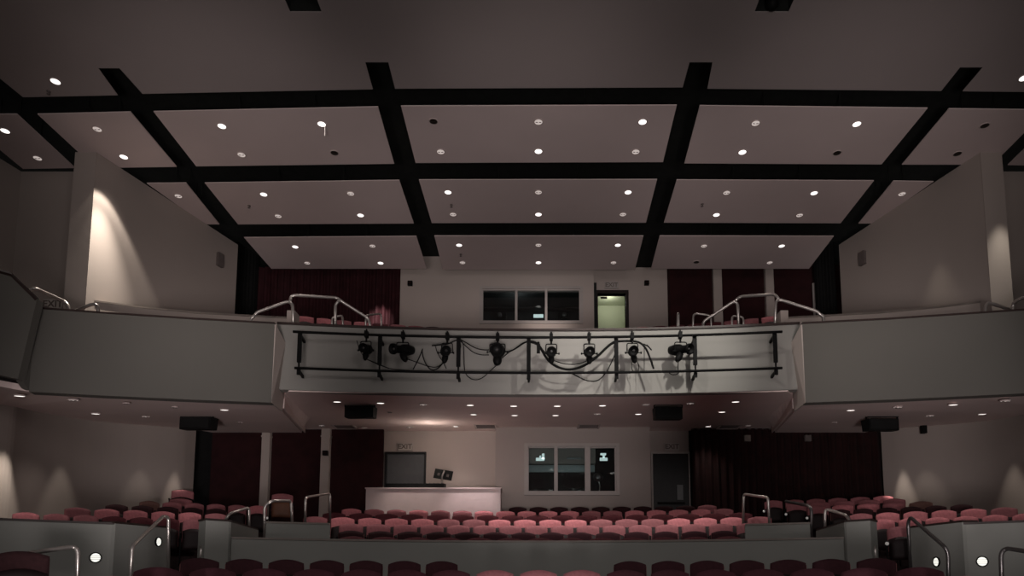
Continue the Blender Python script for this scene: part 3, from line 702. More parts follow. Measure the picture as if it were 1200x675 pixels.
# monitor pair on an arm
c = at(519.5, 556, DD+.5)
root = empty('desk_monitor', (c.x, DD+.58, zt_), 'pair of small tilted black monitors on an arm above the sound desk', 'monitor')
for sx in (-1, 1):
    R = Matrix.Translation(c+Vector((sx*.115, 0, -sx*.018))) @ Matrix.Rotation(math.radians(10), 4, 'Y') @ Matrix.Rotation(math.radians(-10), 4, 'X')
    bm = bmesh.new(); box(bm, (-.118, 0, -.125), (.118, .03, .125), R); sc_ = obj('screen', bm, M['blackplastic'], root)
    bm = bmesh.new(); box(bm, (-.03, -.012, -.05), (.03, -.002, .02), R); obj('mount_plate', bm, M['vent'], sc_)
bm = bmesh.new(); tube(bm, bend([c+Vector((.03, -.04, .09)), c+Vector((-.03, -.05, -.06)), c+Vector((-.03, .02, -.2)), (c.x-.12, DD+.5, zt_)], .05), .022, 8); obj('arm', bm, M['steel'], root)
bm = bmesh.new(); lathe(bm, [(.09, 0), (.09, .02), (.04, .04)], (c.x-.12, DD+.5, zt_), (0, 0, 1), 14); obj('base', bm, M['blackplastic'], root)

# ================================================================ SOFFIT FITTINGS
SL = [(23, 463.5, 'b', 'L'), (86, 468.5, 'm', 'L'), (112, 484.5, 'b', 'L'), (148, 472.5, 'd', 'L'), (171, 488, 'm', 'L'), (205, 477, 'd', 'L'), (263, 480, 'b', 'L'), (281, 495, 'd', 'L'),
 (395, 470.5, 'b', 'C'), (427, 501, 'w', 'C'), (446, 472, 'b', 'C'), (457, 483, 'd', 'C'), (377, 498.5, 'm', 'C'), (480, 500.5, 'm', 'C'), (496, 474, 'm', 'C'), (534, 499.5, 'b', 'C'), (551, 474.5, 'b', 'C'), (555, 485.5, 'b', 'C'),
 (602, 475.5, 'b', 'C'), (603, 486.5, 'b', 'C'), (653, 475.5, 'b', 'C'), (651, 486.5, 'b', 'C'), (706, 475, 'b', 'C'), (700, 485, 'm', 'C'), (757, 474, 'w', 'C'), (748, 485, 'b', 'C'), (809, 472.5, 'm', 'C'), (862, 470.5, 'b', 'C'), (846, 482.5, 'b', 'C'), (830, 499.5, 'b', 'C'), (877, 498.5, 'w', 'C'),
 (997, 480.5, 'b', 'R'), (1052, 477, 'm', 'R'), (1117, 474, 'b', 'R'), (1090, 487, 'm', 'R'), (1151, 485, 'b', 'R'), (1178, 469.5, 'm', 'R'), (978, 495, 'd', 'R')]
SFL = []
cnt = {}
for sec in 'LCR':
    items = sorted([q for q in SL if q[3] == sec])
    for i, (x, y, s, _) in enumerate(items):
        if sec == 'C': c = onp(x, y, p0C-Vector((0, 0, .014)), nC); n_ = -nC.normalized()
        else: c = onp(x, y, p0S-Vector((0, 0, .014)), nS); n_ = -nS.normalized()
        where = {'L': 'in the left box soffit', 'C': 'in the centre soffit under the balcony', 'R': 'in the right box soffit'}[sec]
        downlight(c, s, '%s downlight %s, %s' % (SW[s], where, nth(i, len(items))), 'soffit downlights under the balcony', n_, .085 if s != 'd' else .06)
        SFL.append((c, s, sec))
for x, y, l in ((569, 498, 'left of centre'), (690, 498, 'right of centre'), (855, 498.5, 'far right above the curtain'), (403, 498.5, 'far left above the red panel')):
    c = onp(x, y, p0C, nC); root = empty('ceiling_vent', c, 'square air vent in the soffit under the balcony, '+l, 'vent', 'soffit air vents')
    bm = bmesh.new(); w = .28; n_ = nC
    zz = lambda yy: zC(yy)
    for (a, b) in (((-w, -w), (w, -w+.04)), ((-w, w-.04), (w, w)), ((-w, -w), (-w+.04, w)), ((w-.04, -w), (w, w))): box(bm, (c.x+a[0], c.y+a[1], c.z-.04), (c.x+b[0], c.y+b[1], c.z+.0))
    obj('frame', bm, M['trimring'], root)
    bm = bmesh.new()
    for k in range(5): box(bm, (c.x-w, c.y-w+.07+k*.1, c.z-.03), (c.x+w, c.y-w+.12+k*.1, c.z-.015))
    obj('slat', bm, M['vent'], root)
# speakers
for x0p, x1p, y0p, y1p, D, lab in ((211, 246, 485, 504, 13.6, 'leftmost, above the lower left seats'), (404, 437, 472, 490, 13.4, 'left of centre'), (768, 800, 473, 492, 13.4, 'right of centre'), (1018, 1054, 487, 505.5, 13.6, 'rightmost, beside the right wall')):
    a = at(x0p, y0p, D); b = at(x1p, y1p, D); cx_ = (a.x+b.x)/2
    zc_ = zC(D) if 350 < x0p < 900 else zS(D)
    root = empty('ceiling_speaker', (cx_, D+.15, zc_), 'black loudspeaker hung under the balcony, '+lab, 'loudspeaker', 'hanging loudspeakers')
    bm = bmesh.new(); prism(bm, [(a.x, D, b.z+.02), (a.x, D, a.z-.06), (a.x, D+.35, a.z-.02), (a.x, D+.3, b.z+.06)], (b.x-a.x, 0, 0)); bmesh.ops.bevel(bm, geom=bm.edges[:], offset=.012, segments=1); obj('cabinet', bm, M['blackplastic'], root)
    bm = bmesh.new(); box(bm, (a.x+.03, D-.015, b.z+.05), (b.x-.03, D-.001, a.z-.08)); obj('grille', bm, M['black'], root)
    bm = bmesh.new(); box(bm, (a.x-.02, D+.05, a.z-.07), (a.x-.005, D+.1, zc_+.03)); box(bm, (b.x+.005, D+.05, a.z-.07), (b.x+.02, D+.1, zc_+.03)); box(bm, (a.x-.02, D+.03, a.z-.02), (b.x+.02, D+.07, a.z+.005)); obj('bracket', bm, M['blackmetal'], root)
c = onp(1082, 498, p0S, nS)
bm = bmesh.new(); box(bm, (c.x-.05, c.y-.06, c.z-.2), (c.x+.05, c.y+.06, c.z+.02)); tag(obj('wall_speaker', bm, M['blackplastic']), 'small dark box at the top of the lower right wall', 'loudspeaker')
for px, py in ((256.5, 305), (1012, 303)):
    s = -1 if px < 631 else 1
    a = Vector((A_.x*(-s), A_.y, 0)); b = Vector((B_.x*(-s), B_.y, 0))
    d_ = (b-a).normalized(); n_ = Vector((d_.y, -d_.x, 0))
    q = onp(px, py, Vector((a.x, a.y, 0)), n_)
    R = Matrix.Translation(q) @ Matrix.Rotation(math.atan2(d_.y, d_.x), 4, 'Z')
    bm = bmesh.new(); box(bm, (-.09, -.08, -.17), (.09, .08, .17), R); tag(obj('wall_speaker', bm, M['vent']), 'small box mounted on the upper %s splayed wall' % ('left' if s < 0 else 'right'), 'loudspeaker')

# ================================================================ LIGHTING PIPES ON THE BALCONY
DP = 11.65
RP = RB-.42
def onP(px, py, off=0): return onc(px, py, YB, RP-off)
def pipe(ys, x0, x1, name, lab, r=.023):
    # ys: pixel y at left, centre, right -> constant height from the centre
    c = onP(631, ys)
    pts = []
    for i in range(41):
        px = x0+(x1-x0)*i/40; q = onP(px, ys); pts.append((q.x, q.y, c.z))
    bm = bmesh.new(); tube(bm, pts, r, 10); return tag(obj(name, bm, M['blackmetal'], None, True), lab, 'pipe')
zpU = onP(631, 395.5).z; zpL = onP(631, 437).z
pipe(395.5, 343, 917, 'lighting_pipe', 'upper black lighting pipe across the balcony front')
pipe(437, 345, 917, 'lighting_pipe', 'lower black lighting pipe across the balcony front')
for i, x in enumerate((350, 444.5, 537, 619.5, 722.5, 815, 909.5)):
    q = onP(x, 415); ang = math.atan2(q.x, q.y-YB)
    R = Matrix.Translation((q.x, q.y, 0)) @ Matrix.Rotation(-ang, 4, 'Z')
    root = empty('pipe_bracket', (q.x, q.y, zpL), 'black vertical bar holding the lighting pipes, %s' % nth(i, 7), 'bracket', 'pipe brackets on the balcony front')
    bm = bmesh.new(); zb = zpL+.12 if i not in (3, 4) else zpL
    box(bm, (-.035, .03, zb), (.035, .07, zpU+.01), R); box(bm, (-.03, .03, zpL-.1), (.03, .07, zpL+.02), R); box(bm, (-.015, .045, zpL), (.015, .06, zpU), R)
    obj('upright', bm, M['blackmetal'], root)
    bm = bmesh.new(); box(bm, (-.02, .05, zpU-.05), (.02, .41, zpU-.01), R); box(bm, (-.02, .05, zpL-.05), (.02, .41, zpL-.01), R); obj('arm', bm, M['blackmetal'], root)
# stage spotlights
def spotlight(px, py, roll, yaw, size, lab, hx=None):
    q = onP(px, py); hp = onP(hx or px, py); top = Vector((hp.x, hp.y, zpU))
    c = Vector((q.x, q.y-.02, q.z))
    root = empty('stage_spotlight', top, lab, 'spotlight', 'stage spotlights on the balcony pipe')
    bm = bmesh.new(); box(bm, top+Vector((-.03, -.05, -.05)), top+Vector((.03, .05, .06))); tube(bm, [top+Vector((0, 0, .04)), top+Vector((0, 0, .1))], .014, 8); tube(bm, [top+Vector((0, 0, -.04)), top+Vector((0, 0, -.13))], .018, 8)
    obj('clamp', bm, M['blackmetal'], root)
    size *= .86
    w = .105*size; yt = top.z-.13
    bm = bmesh.new(); tube(bm, bend([(top.x-w, c.y, c.z-.02), (top.x-w, c.y, yt), (top.x+w, c.y, yt), (top.x+w, c.y, c.z-.02)], .03), .009, 8); yk = obj('yoke', bm, M['blackmetal'], root)
    ax = Vector((math.sin(roll)*.9+yaw, -1, -.28)).normalized()
    s = size
    bm = bmesh.new(); lathe(bm, [(.03*s, -.30), (.075*s, -.27), (.10*s, -.16), (.095*s, -.05), (.07*s, 0), (.07*s, .13), (.095*s, .15), (.095*s, .2), (.08*s, .2), (.07*s, .15), (.02*s, .145)], c, ax, 18); br = obj('barrel', bm, M['blackmetal'], root, True)
    bm = bmesh.new(); lathe(bm, [(.022*s, .155), (.018*s, .165), (.0, .172)], c, ax, 16); obj('lens', bm, M['steeldk'], br, True)
    bm = bmesh.new()
    low = c+Vector((-math.sin(roll)*.12, 0, -.15*s)); lathe(bm, [(.015, .13), (.055*s, .09), (.062*s, 0), (.045*s, -.06), (.02, -.09)], low, Vector((math.sin(roll), .3, 1)), 12); obj('lamp_cap', bm, M['blackmetal'], root, True)
    for sx in (-1, 1):
        bm = bmesh.new(); tube(bm, [c+Vector((sx*w*.8, 0, -.03)), c+Vector((sx*(w+.035), 0, -.03))], .008, 6); lathe(bm, [(.02, 0), (.02, .02), (.008, .025)], c+Vector((sx*(w+.03), 0, -.03)), (sx, 0, 0), 8)
        obj('knob', bm, M['blackmetal'], yk, True)
    return root
for i, a in enumerate(((429, 409, 0, 0, 1.0, None), (470, 410, -.55, -.3, 1.15, 472), (522.5, 412, .1, .1, 1.05, 524), (583, 411, 0, 0, 1.5, None), (646, 413, 0, 0, 1.05, None), (690.5, 413, 0, 0, 1.05, None), (742, 412, -.1, 0, 1.05, 741), (799, 410, .55, .3, 1.15, 797.5))):
    spotlight(*a[:5], 'black stage spotlight on the upper balcony pipe, %s' % nth(i, 8)+(', the largest' if i == 3 else ''), a[5])
# cables
def cable(pts, lab, r=.009, off=-.06, it=2):
    P = smooth_path([onP(x, y, -off if off else 0) if False else onc(x, y, YB, RP+(-off if off < 0 else off)) for x, y in pts], it)
    bm = bmesh.new(); tube(bm, P, r, 6); tag(obj('power_cable', bm, M['blackmetal'], None, True), lab, 'cable', 'cables on the balcony pipes')
cable([(418, 399), (421, 410), (428, 420), (440, 426), (456, 432)], 'thin black cable drooping from the first spotlight to the lower pipe', .007, .1)
cable([(430, 421), (445, 427), (457, 432.5), (480, 434)], 'thin black cable lying along the lower pipe near the first spotlight', .007, .05)
cable([(478, 421), (490, 425), (500, 429), (512, 431), (520, 425)], 'black cable sagging between the second and third spotlights', .008, .06)
cable([(484, 433), (491, 420), (496, 407), (494, 412), (498, 426), (506, 435), (515, 431), (522, 421)], 'looped black cable rising to a point between second and third spotlights', .010, .05)
cable([(506, 405), (516, 404), (526, 403), (535, 398), (540, 400)], 'short black cable above the third spotlight', .012, .04)
cable([(510, 405), (513, 415), (519, 424), (523, 432)], 'thin black cable down beside the third spotlight', .007, .1)
cable([(538, 397), (547, 402), (557, 408), (565, 410), (573, 410)], 'upper black cable from bracket to the largest spotlight', .009, .05)
cable([(538, 398), (545, 405), (554, 413), (563, 416), (573, 416)], 'second black cable from bracket to the largest spotlight', .008, .06)
cable([(539, 397), (543, 402), (543.5, 415), (544, 433), (547, 441), (556, 446), (566, 443), (574, 435), (583, 427)], 'long thin black cable looping below the lower pipe under the largest spotlight', .008, .05)
cable([(592, 412), (600, 411), (607, 406), (614, 401), (620, 400)], 'black cable from the largest spotlight to the middle bracket, upper', .010, .05)
cable([(588, 420), (596, 413), (606, 408), (614, 402), (619, 400.5)], 'black cable from the largest spotlight to the middle bracket, lower', .008, .06)
cable([(620, 400), (628, 401), (634, 408), (640, 420), (650, 429), (662, 433), (672, 433), (684, 429), (698, 420), (708, 410), (717, 402), (722, 400)], 'thick black cable swagged beneath the fifth and sixth spotlights', .022, .05)
cable([(620, 401), (630, 404), (638, 412), (646, 421), (658, 426), (672, 427.5), (684, 425), (700, 417), (712, 406), (722, 401)], 'thin black cable swagged beneath the fifth and sixth spotlights', .008, .08)
cable([(671, 438), (682, 444), (692, 447.5), (702, 446), (711, 436), (717, 424), (722, 412)], 'black cable drooping below the lower pipe beside the fifth bracket', .010, .05)
cable([(724, 400), (740, 399.5), (750, 401), (757, 408), (762, 420), (766, 432)], 'thick black cable falling right of the seventh spotlight', .018, .05)
cable([(754, 403), (760, 406), (765, 412), (758, 404)], 'short black cable end right of the seventh spotlight', .010, .06)
cable([(741, 422), (740, 432), (743, 437)], 'thin black cable hanging below the seventh spotlight, left', .007, .08)
cable([(745, 421), (749, 428), (748, 436)], 'thin black cable hanging below the seventh spotlight, right', .007, .08)
cable([(755, 404), (755, 420), (755, 436)], 'thin straight vertical black cable right of the seventh spotlight', .006, .08)
cable([(795, 422), (794.5, 430), (795, 437)], 'thin black cable hanging below the eighth spotlight', .007, .08)
cable([(784, 437), (788, 439.5), (793, 439), (796, 436.5)], 'small black cable loop under the lower pipe near the eighth spotlight', .007, .05)
c = onP(631, 408); root = empty('cable_connector', c, 'black cable connector right of the middle pipe bracket', 'connector')
bm = bmesh.new(); box(bm, c+Vector((-.03, .0, -.08)), c+Vector((.03, .05, .08))); obj('housing', bm, M['blackmetal'], root); bm = bmesh.new(); lathe(bm, [(.02, 0), (.02, .04)], c+Vector((0, .02, .08)), (0, 0, 1), 8); obj('collar', bm, M['blackmetal'], root)

# ================================================================ RAILS
def rail(paths, lab, r=.022, m='steel', foot=None):
    """paths: lists of (px, py, D); feet go down to z foot"""
    allp = []
    root = None
    for k, path in enumerate(paths):
        P = [at(*p) for p in path]
        if root is None: root = empty('handrail', P[0], lab, 'handrail', None)
        bm = bmesh.new(); tube(bm, bend(P, .07), r, 10); obj('rail', bm, M[m], root, True)
    return root
D0 = 13.4
rail([[(293.5, 392, 12.9), (294, 372.5, 12.9), (299, 370, 12.9)], [(298, 370.5, 12.9), (301, 366, 12.9), (338, 353, 13.1), (343, 357, 13.1), (344, 390, 13.1)]], 'steel handrail sloping up beside the balcony\'s left inner post', .03)
rail([[(340, 354, 13.1), (341, 347.5, 13.2), (345, 346, 13.2), (395, 349, 13.6), (400, 353, 13.6), (432, 373.5, 13.9), (435, 390, 13.9)], [(393, 390, 13.6), (393, 357, 13.6), (397.5, 352.5, 13.6)]], 'steel hoop handrail over the balcony left aisle opening', .03)
rail([[(389, 390, 14.5), (389, 372, 14.5), (401.5, 369.5, 14.5), (402, 390, 14.5)]], 'small thin steel hoop among the balcony left rear seats', .022)
rail([[(428, 390, 15), (429, 369.5, 15), (446.5, 367.5, 15.4), (447, 390, 15.4)]], 'small thin steel hoop in front of the upper left curtain', .022)
rail([[(966, 392, 12.9), (965, 370, 12.9), (961, 369, 12.9), (958, 365, 12.9), (913, 351, 13.1), (909, 353.5, 13.1), (908, 390, 13.1)]], 'steel handrail sloping down toward the right balcony box', .03)
rail([[(824, 392, 13.9), (824, 377, 13.9), (860, 353, 13.6), (864.5, 356, 13.6), (866, 390, 13.6)], [(861, 353, 13.6), (867, 347.5, 13.6), (908, 345, 13.2), (912.5, 350.5, 13.1)]], 'steel hoop handrail over the balcony right aisle opening', .03)
rail([[(811.7, 392, 14.5), (812.5, 369, 14.5), (816, 367.5, 14.5), (833, 370, 14.5), (834, 392, 14.5)]], 'small thin steel hoop in front of the upper right red panels', .022)
rail([[(857.5, 390, 14.8), (858, 370, 14.8), (871, 371.5, 14.8), (871.7, 390, 14.8)]], 'small thin steel hoop between balcony right rail legs', .022)
rail([[(793.5, 392, 15.5), (794, 367, 15.5), (795.5, 367, 15.8), (795.5, 392, 15.8)]], 'thin steel post rail nearest the open upper doorway', .018)
rail([[(30, 345, 11.9), (36, 339, 12.0), (41, 338, 12.0), (75, 353, 12.6), (80, 358, 12.6), (80, 375, 12.6)]], 'steel handrail in the left balcony box beside the exit sign', .035)
rail([[(84, 366, 12.4), (109, 356, 12.4), (115, 358, 12.4), (115, 378, 12.4)]], 'short steel handrail in the left balcony box before the pier', .03)
rail([[(1154, 378, 12.4), (1155, 358, 12.4), (1158, 354.5, 12.4), (1184, 363, 12.4)]], 'short steel handrail in the right balcony box before the pier', .03)
rail([[(1186, 375, 12.4), (1187, 357, 12.4), (1192, 352, 12.3), (1215, 344, 12.0)]], 'steel handrail at the far right end of the right balcony box', .035)
rail([[(-2, 720, 6.9), (1, 660, 6.9), (10, 652, 6.95), (86, 640.5, 7.5), (91.5, 645, 7.5), (90, 720, 7.5)]], 'steel handrail at the bottom left corner before the dark seat', .024)
rail([[(151.6, 700, 8.4), (155, 640, 8.4), (191.7, 604.7, 9.6), (197.5, 606, 9.7), (197, 680, 9.7)]], 'steel handrail on the steps at the left parapet end', .024)
rail([[(262.5, 612, 11), (269, 602, 11), (291.7, 594.7, 11.6), (292.5, 628, 11.6)]], 'steel handrail behind the left stair pier', .024)
rail([[(310, 640, 12.2), (310, 593, 12.2), (319, 586.8, 12.2), (341, 587, 12.6), (343.5, 630, 12.6)]], 'steel hoop handrail around the brown aisle seat', .028)
rail([[(357.5, 625, 13.4), (358, 583, 13.4), (386.5, 578, 14.2), (387, 612, 14.2)]], 'steel handrail right of the brown aisle seat', .026)
rail([[(234, 665, 9.9), (236, 641, 9.9), (241, 635, 10.2)]], 'small curved steel rail end low beside the left stair pier', .022)
rail([[(870.8, 620, 13.4), (871.7, 579, 13.4), (900, 583, 12.6), (902.5, 630, 12.6)]], 'steel handrail left of the right rear seats', .026)
rail([[(921, 587.5, 13.4), (947.5, 592.5, 12.4), (951, 597, 12.3), (951, 640, 12.3)]], 'dark handrail in front of the right rear seats', .03, 'steeldk')
rail([[(966.7, 628, 11.6), (966.7, 599, 11.6), (970, 597, 11.6), (991.7, 604, 11.0), (998, 614, 10.9)]], 'steel handrail behind the right stair pier', .026)
rail([[(1020, 635, 10.2), (1025.5, 641, 9.9), (1026.5, 665, 9.9)]], 'small curved steel rail end low beside the right stair pier', .022)
rail([[(1068, 680, 9.7), (1064, 613, 9.7), (1066.7, 606, 9.6), (1106.7, 640.5, 8.4), (1111, 648, 8.4), (1112, 700, 8.4)]], 'steel handrail on the steps at the right parapet end', .024, 'steeldk')
rail([[(1175, 720, 7.5), (1173, 648, 7.5), (1179, 642.5, 7.5), (1215, 648, 6.9), (1222, 700, 6.9)]], 'steel handrail at the bottom right corner', .024, 'steeldk')

# ================================================================ FLOORS AND PARAPETS OF THE HOUSE
YC = -2.7
ROWS = {  # centre distance, pixel height of the top of the backs on the axis
 7: (11.6, 629.5), 6: (12.5, 623), 5: (13.4, 615), 4: (14.3, 608), 3: (15.2, 603), 2: (16.1, 598), 1: (17.0, 594), 0: (17.75, 590.5)}
HT = .87
def row_z(D, y): return at(631, y, D).z-HT
RZ = {k: row_z(*v) for k, v in ROWS.items()}
print('rows', RZ)
# tiers
bm = bmesh.new(); keys = sorted(ROWS, reverse=True)
A0, A1 = -.92, .92
for i, k in enumerate(keys):
    D = ROWS[k][0]; y0 = D-.45; y1 = D+.47
    a = arc(YC, y0-YC, A0*.85, A1*.85, 30); b = arc(YC, y1-YC, A0*.85, A1*.85, 30)
    for j in range(30): prism(bm, [(a[j][0], a[j][1], RZ[k]-.5), (a[j+1][0], a[j+1][1], RZ[k]-.5), (b[j+1][0], b[j+1][1], RZ[k]-.5), (b[j][0], b[j][1], RZ[k]-.5)], (0, 0, .5))
struct(obj('floor_tiers', bm, M['floor']))
NEAR = {'A': (8.83, 657.3), 'B': (7.57, 667.5), 'C': (6.75, 677)}
NZ = {k: row_z(*v) for k, v in NEAR.items()}
print('near', NZ)
bm = bmesh.new(); YN = 0.6
prof = [(-1.5, -.02), (3.0, -.02), (6.75, NZ['C']), (7.57, NZ['B']), (8.83, NZ['A']), (10.9, NZ['A']+.1)]
rings = [[bm.verts.new((x, y, z)) for x, y in [((D-YN)*math.sin(t), YN+(D-YN)*math.cos(t)) for t in [-1.5+3*j/30 for j in range(31)]]] for D, z in prof[1:]]
for a, b in zip(rings, rings[1:]):
    for j in range(30): bm.faces.new([a[j], a[j+1], b[j+1], b[j]])
struct(obj('floor', bm, M['floor']))
bm = bmesh.new(); box(bm, (-13.5, -2, -.12), (13.5, 18, -.04)); struct(obj('floor_slab', bm, M['floor']))
# main curved parapet
RPm = 10.95-YC
zp = at(631, 633.5, 10.95).z
def ang(px, py, R): q = onc(px, py, YC, R); return math.atan2(q.x, q.y-YC)
aL, aR = ang(270, 629, RPm), ang(990, 629, RPm)
wall('wall_front_parapet', arc(YC, RPm, aL, aR, 40), -.04, zp-.03, .18, M['greylo'])
bm = bmesh.new(); vwall(bm, arc(YC, RPm-.02, aL, aR, 40), zp-.03, zp, .22); struct(obj('trim_15', bm, M['cap2']))
# side parapets
STW = {}
for s, side in ((-1, 'left'), (1, 'right')):
    zq = onc(0, 607, YC, RPm).z
    if s < 0: x_in = 199; aa = ang(199, 616, RPm); xk = 136
    else: x_in = 1063; aa = ang(1063, 616, RPm); xk = 1127
    ak = ang(xk, 612, RPm)
    out = arc(YC, RPm, ak, s*.93, 14)
    pth = out[::-1] if s < 0 else out
    wall('wall_parapet_'+side, pth, -.04, zq-.03, .2, M['greylo'])
    bm = bmesh.new(); pp = arc(YC, RPm-.02, ak, s*.93, 14); vwall(bm, pp[::-1] if s < 0 else pp, zq-.03, zq, .24); struct(obj('trim_%d' % (16 if s < 0 else 17), bm, M['cap']))
    # slanting stair wall toward the aisle
    p0_ = arc(YC, RPm-.03, ak, ak, 1)[0]; p1_ = at(x_in, 616, 10.75)
    p1_ = (p1_.x, p1_.y); STW[s] = (p0_, p1_); zz = [zq+.07, zq-.02]
    pth = [p0_, p1_]
    if s > 0: pth = pth[::-1]; zz = zz[::-1]
    zk = at(xk, 609.5 if s > 0 else 611, p0_[1]).z; ze = at(x_in, 617, p1_[1]).z
    zz = [zk, ze] if s < 0 else [ze, zk]
    wall('wall_stair_'+side, pth, -.04, [z-.03 for z in zz], .2, M['greylo'])
    bm = bmesh.new(); vwall(bm, [(x, y-.015) for x, y in pth], [z-.03 for z in zz], zz, .23); struct(obj('trim_%d' % (18 if s < 0 else 19), bm, M['cap']))
    # pier next to the main parapet
    f = [(241.5, 608), (269, 609.5)] if s < 0 else [(1019.5, 608.5), (991, 610)]
    q0 = onc(f[0][0], f[0][1], YC, RPm-.25); q1 = onc(f[1][0], f[1][1], YC, RPm-.12)
    zt2 = q0.z
    pth = [(q0.x, q0.y), (q1.x, q1.y)]; pth = pth if s < 0 else pth[::-1]
    wall('wall_pier_lower_'+side, pth, -.04, zt2-.02, .3, M['greylo'])
    bm = bmesh.new(); vwall(bm, [(x, y-.015) for x, y in pth], zt2-.02, zt2+.01, .33); struct(obj('trim_%d' % (20 if s < 0 else 21), bm, M['cap']))
    # sloping wing behind it
    g = (303, 620) if s < 0 else (956, 621)
    q2 = at(g[0], g[1], 11.75)
    pth = [(q1.x-s*.0, q1.y+.05), (q2.x, q2.y)]; zz = [zt2, q2.z]
    if s > 0: pth = pth[::-1]; zz = zz[::-1]
    wall('wall_wing_'+side, pth, .2, [z-.02 for z in zz], .15, M['greylo'])
    bm = bmesh.new(); vwall(bm, [(x, y-.015) for x, y in pth], [z-.02 for z in zz], [z+.01 for z in zz], .18); struct(obj('trim_%d' % (22 if s < 0 else 23), bm, M['cap']))
    # low box wall
    g = [(312, 611), (387, 613.5)] if s < 0 else [(949, 612), (873, 614)]
    Rb = 11.9-YC; z_ = onc(g[0][0], g[0][1], YC, Rb).z
    b0, b1 = ang(*g[0], Rb), ang(*g[1], Rb); pth = arc(YC, Rb, min(b0, b1), max(b0, b1), 6)
    wall('wall_low_'+side, pth, .2, z_-.03, .15, M['greylo'])
    bm = bmesh.new(); vwall(bm, [(x, y-.02) for x, y in pth], z_-.03, z_, .2); struct(obj('trim_%d' % (24 if s < 0 else 25), bm, M['cap2']))
# step lights
def px_sign(px): return -1 if px < 631 else 1
def steplight(px, py, rx, ry, lab, off=0):
    if off:
        w_ = STW[-1 if px < 631 else 1]; d_ = Vector((w_[1][0]-w_[0][0], w_[1][1]-w_[0][1], 0)).normalized(); n_ = Vector((d_.y, -d_.x, 0))
        if n_.x*px_sign(px) > 0: n_ = -n_
        q = onp(px, py, Vector((w_[0][0], w_[0][1], 0)), n_)
    else:
        q = onc(px, py, YC, RPm)
        a_ = math.atan2(q.x, q.y-YC); n_ = Vector((-math.sin(a_), -math.cos(a_), 0))
    root = empty('step_light', q, lab, 'step light', 'round step lights')
    bm = bmesh.new(); lathe(bm, [(.076, 0), (.076, .02), (.066, .025), (.061, .015), (.061, 0)], q, n_, 20); obj('bezel', bm, M['blackmetal'], root, True)
    bm = bmesh.new(); lathe(bm, [(.061, 0), (.059, .014), (.04, .02), (.001, .021)], q, n_, 20); obj('lens', bm, M['steplens'], root, True)
    bm = bmesh.new()
    u = Vector((n_.y, -n_.x, 0))
    for k in (-.025, .0, .025): tube(bm, [q+n_*.022+u*.06+Vector((0, 0, k)), q+n_*.022-u*.06+Vector((0, 0, k))], .0025, 5)
    obj('guard', bm, M['frame'], root)
steplight(112, 653.5, 6, 6, 'glowing round step light on the left parapet wall')
steplight(1151, 658, 6, 6, 'glowing round step light on the right parapet wall')
steplight(185, 635, 3, 5, 'glowing round step light beside the left stair handrail', 1)
steplight(1098, 658.5, 3, 5, 'glowing round step light beside the right stair handrail', 1)

# ================================================================ SEATS
def pad(bm, w, z0, z1, y0, th, curve, arch, tilt=0, nx=12, nz=8, botarch=0):
    front = []; back_ = []
    for j in range(nz+1):
        v = j/nz; fr = []; bk = []
        for i in range(nx+1):
            u = -1+2*i/nx
            ex = max(0, 1-abs(u)**8)**.5; ez = max(0, 1-abs(2*v-1)**8)**.5
            zt_ = z1+arch*(1-u*u)-arch*.0; zb_ = z0-botarch*(1-u*u)
            z = zb_+(zt_-zb_)*v
            # rounded top corners
            x = u*w/2
            y = y0-curve*u*u+tilt*(z-z0)
            h = th/2*max(.12, ex*ez)
            fr.append(bm.verts.new((x, y-h, z))); bk.append(bm.verts.new((x, y+h, z)))
        front.append(fr); back_.append(bk)
    for g, fl in ((front, False), (back_, True)):
        for a, b in zip(g, g[1:]):
            for i in range(nx):
                f = [a[i], a[i+1], b[i+1], b[i]]; bm.faces.new(f[::-1] if fl else f)
    for i in range(nx):
        bm.faces.new([front[0][i], back_[0][i], back_[0][i+1], front[0][i+1]]); bm.faces.new([front[-1][i], front[-1][i+1], back_[-1][i+1], back_[-1][i]])
    for j in range(nz):
        bm.faces.new([front[j][0], front[j+1][0], back_[j+1][0], back_[j][0]]); bm.faces.new([front[j][-1], back_[j][-1], back_[j+1][-1], front[j+1][-1]])
def mesh_of(bm, name, m, smooth=True):
    bmesh.ops.recalc_face_normals(bm, faces=bm.faces); me = bpy.data.meshes.new(name); bm.to_mesh(me); bm.free(); me.materials.append(m)
    if smooth:
        for p in me.polygons: p.use_smooth = True
    return me
SM = {}
for t in ('lit_rose', 'half_lit_rose', 'shaded_wine', 'shaded_ink', 'brown', 'shaded_maroon', 'shaded_plum'):
    bm = bmesh.new(); pad(bm, .455, .44, HT-.05, .10, .07, .07, .05, .12); SM['back', t] = mesh_of(bm, 'backrest', M[t])
bm = bmesh.new(); pad(bm, .47, .36, HT-.07, .155, .03, .07, .05, .12); SM['shell'] = mesh_of(bm, 'back_shell', M['shell'])
for t in ('pan', 'panbrown'):
    bm = bmesh.new(); pad(bm, .44, .30, .64, -.0, .09, -.015, .045, .10); SM['seat', t] = mesh_of(bm, 'seat', M[t])
def support(sx):
    bm = bmesh.new(); x = sx*.245
    box(bm, (x-.012, -.10, .0), (x+.012, .12, .025)); box(bm, (x-.011, -.02, .02), (x+.011, .05, .60)); box(bm, (x-.011, -.20, .52), (x+.011, .14, .585))
    return mesh_of(bm, 'support', M['blackmetal'], False)
def armrest(sx):
    bm = bmesh.new(); x = sx*.245
    box(bm, (x-.017, -.25, .585), (x+.017, .12, .61)); bmesh.ops.bevel(bm, geom=bm.edges[:], offset=.006, segments=2)
    return mesh_of(bm, 'armrest', M['pan'], False)
for sx in (-1, 1): SM['support', sx] = support(sx); SM['arm', sx] = armrest(sx)
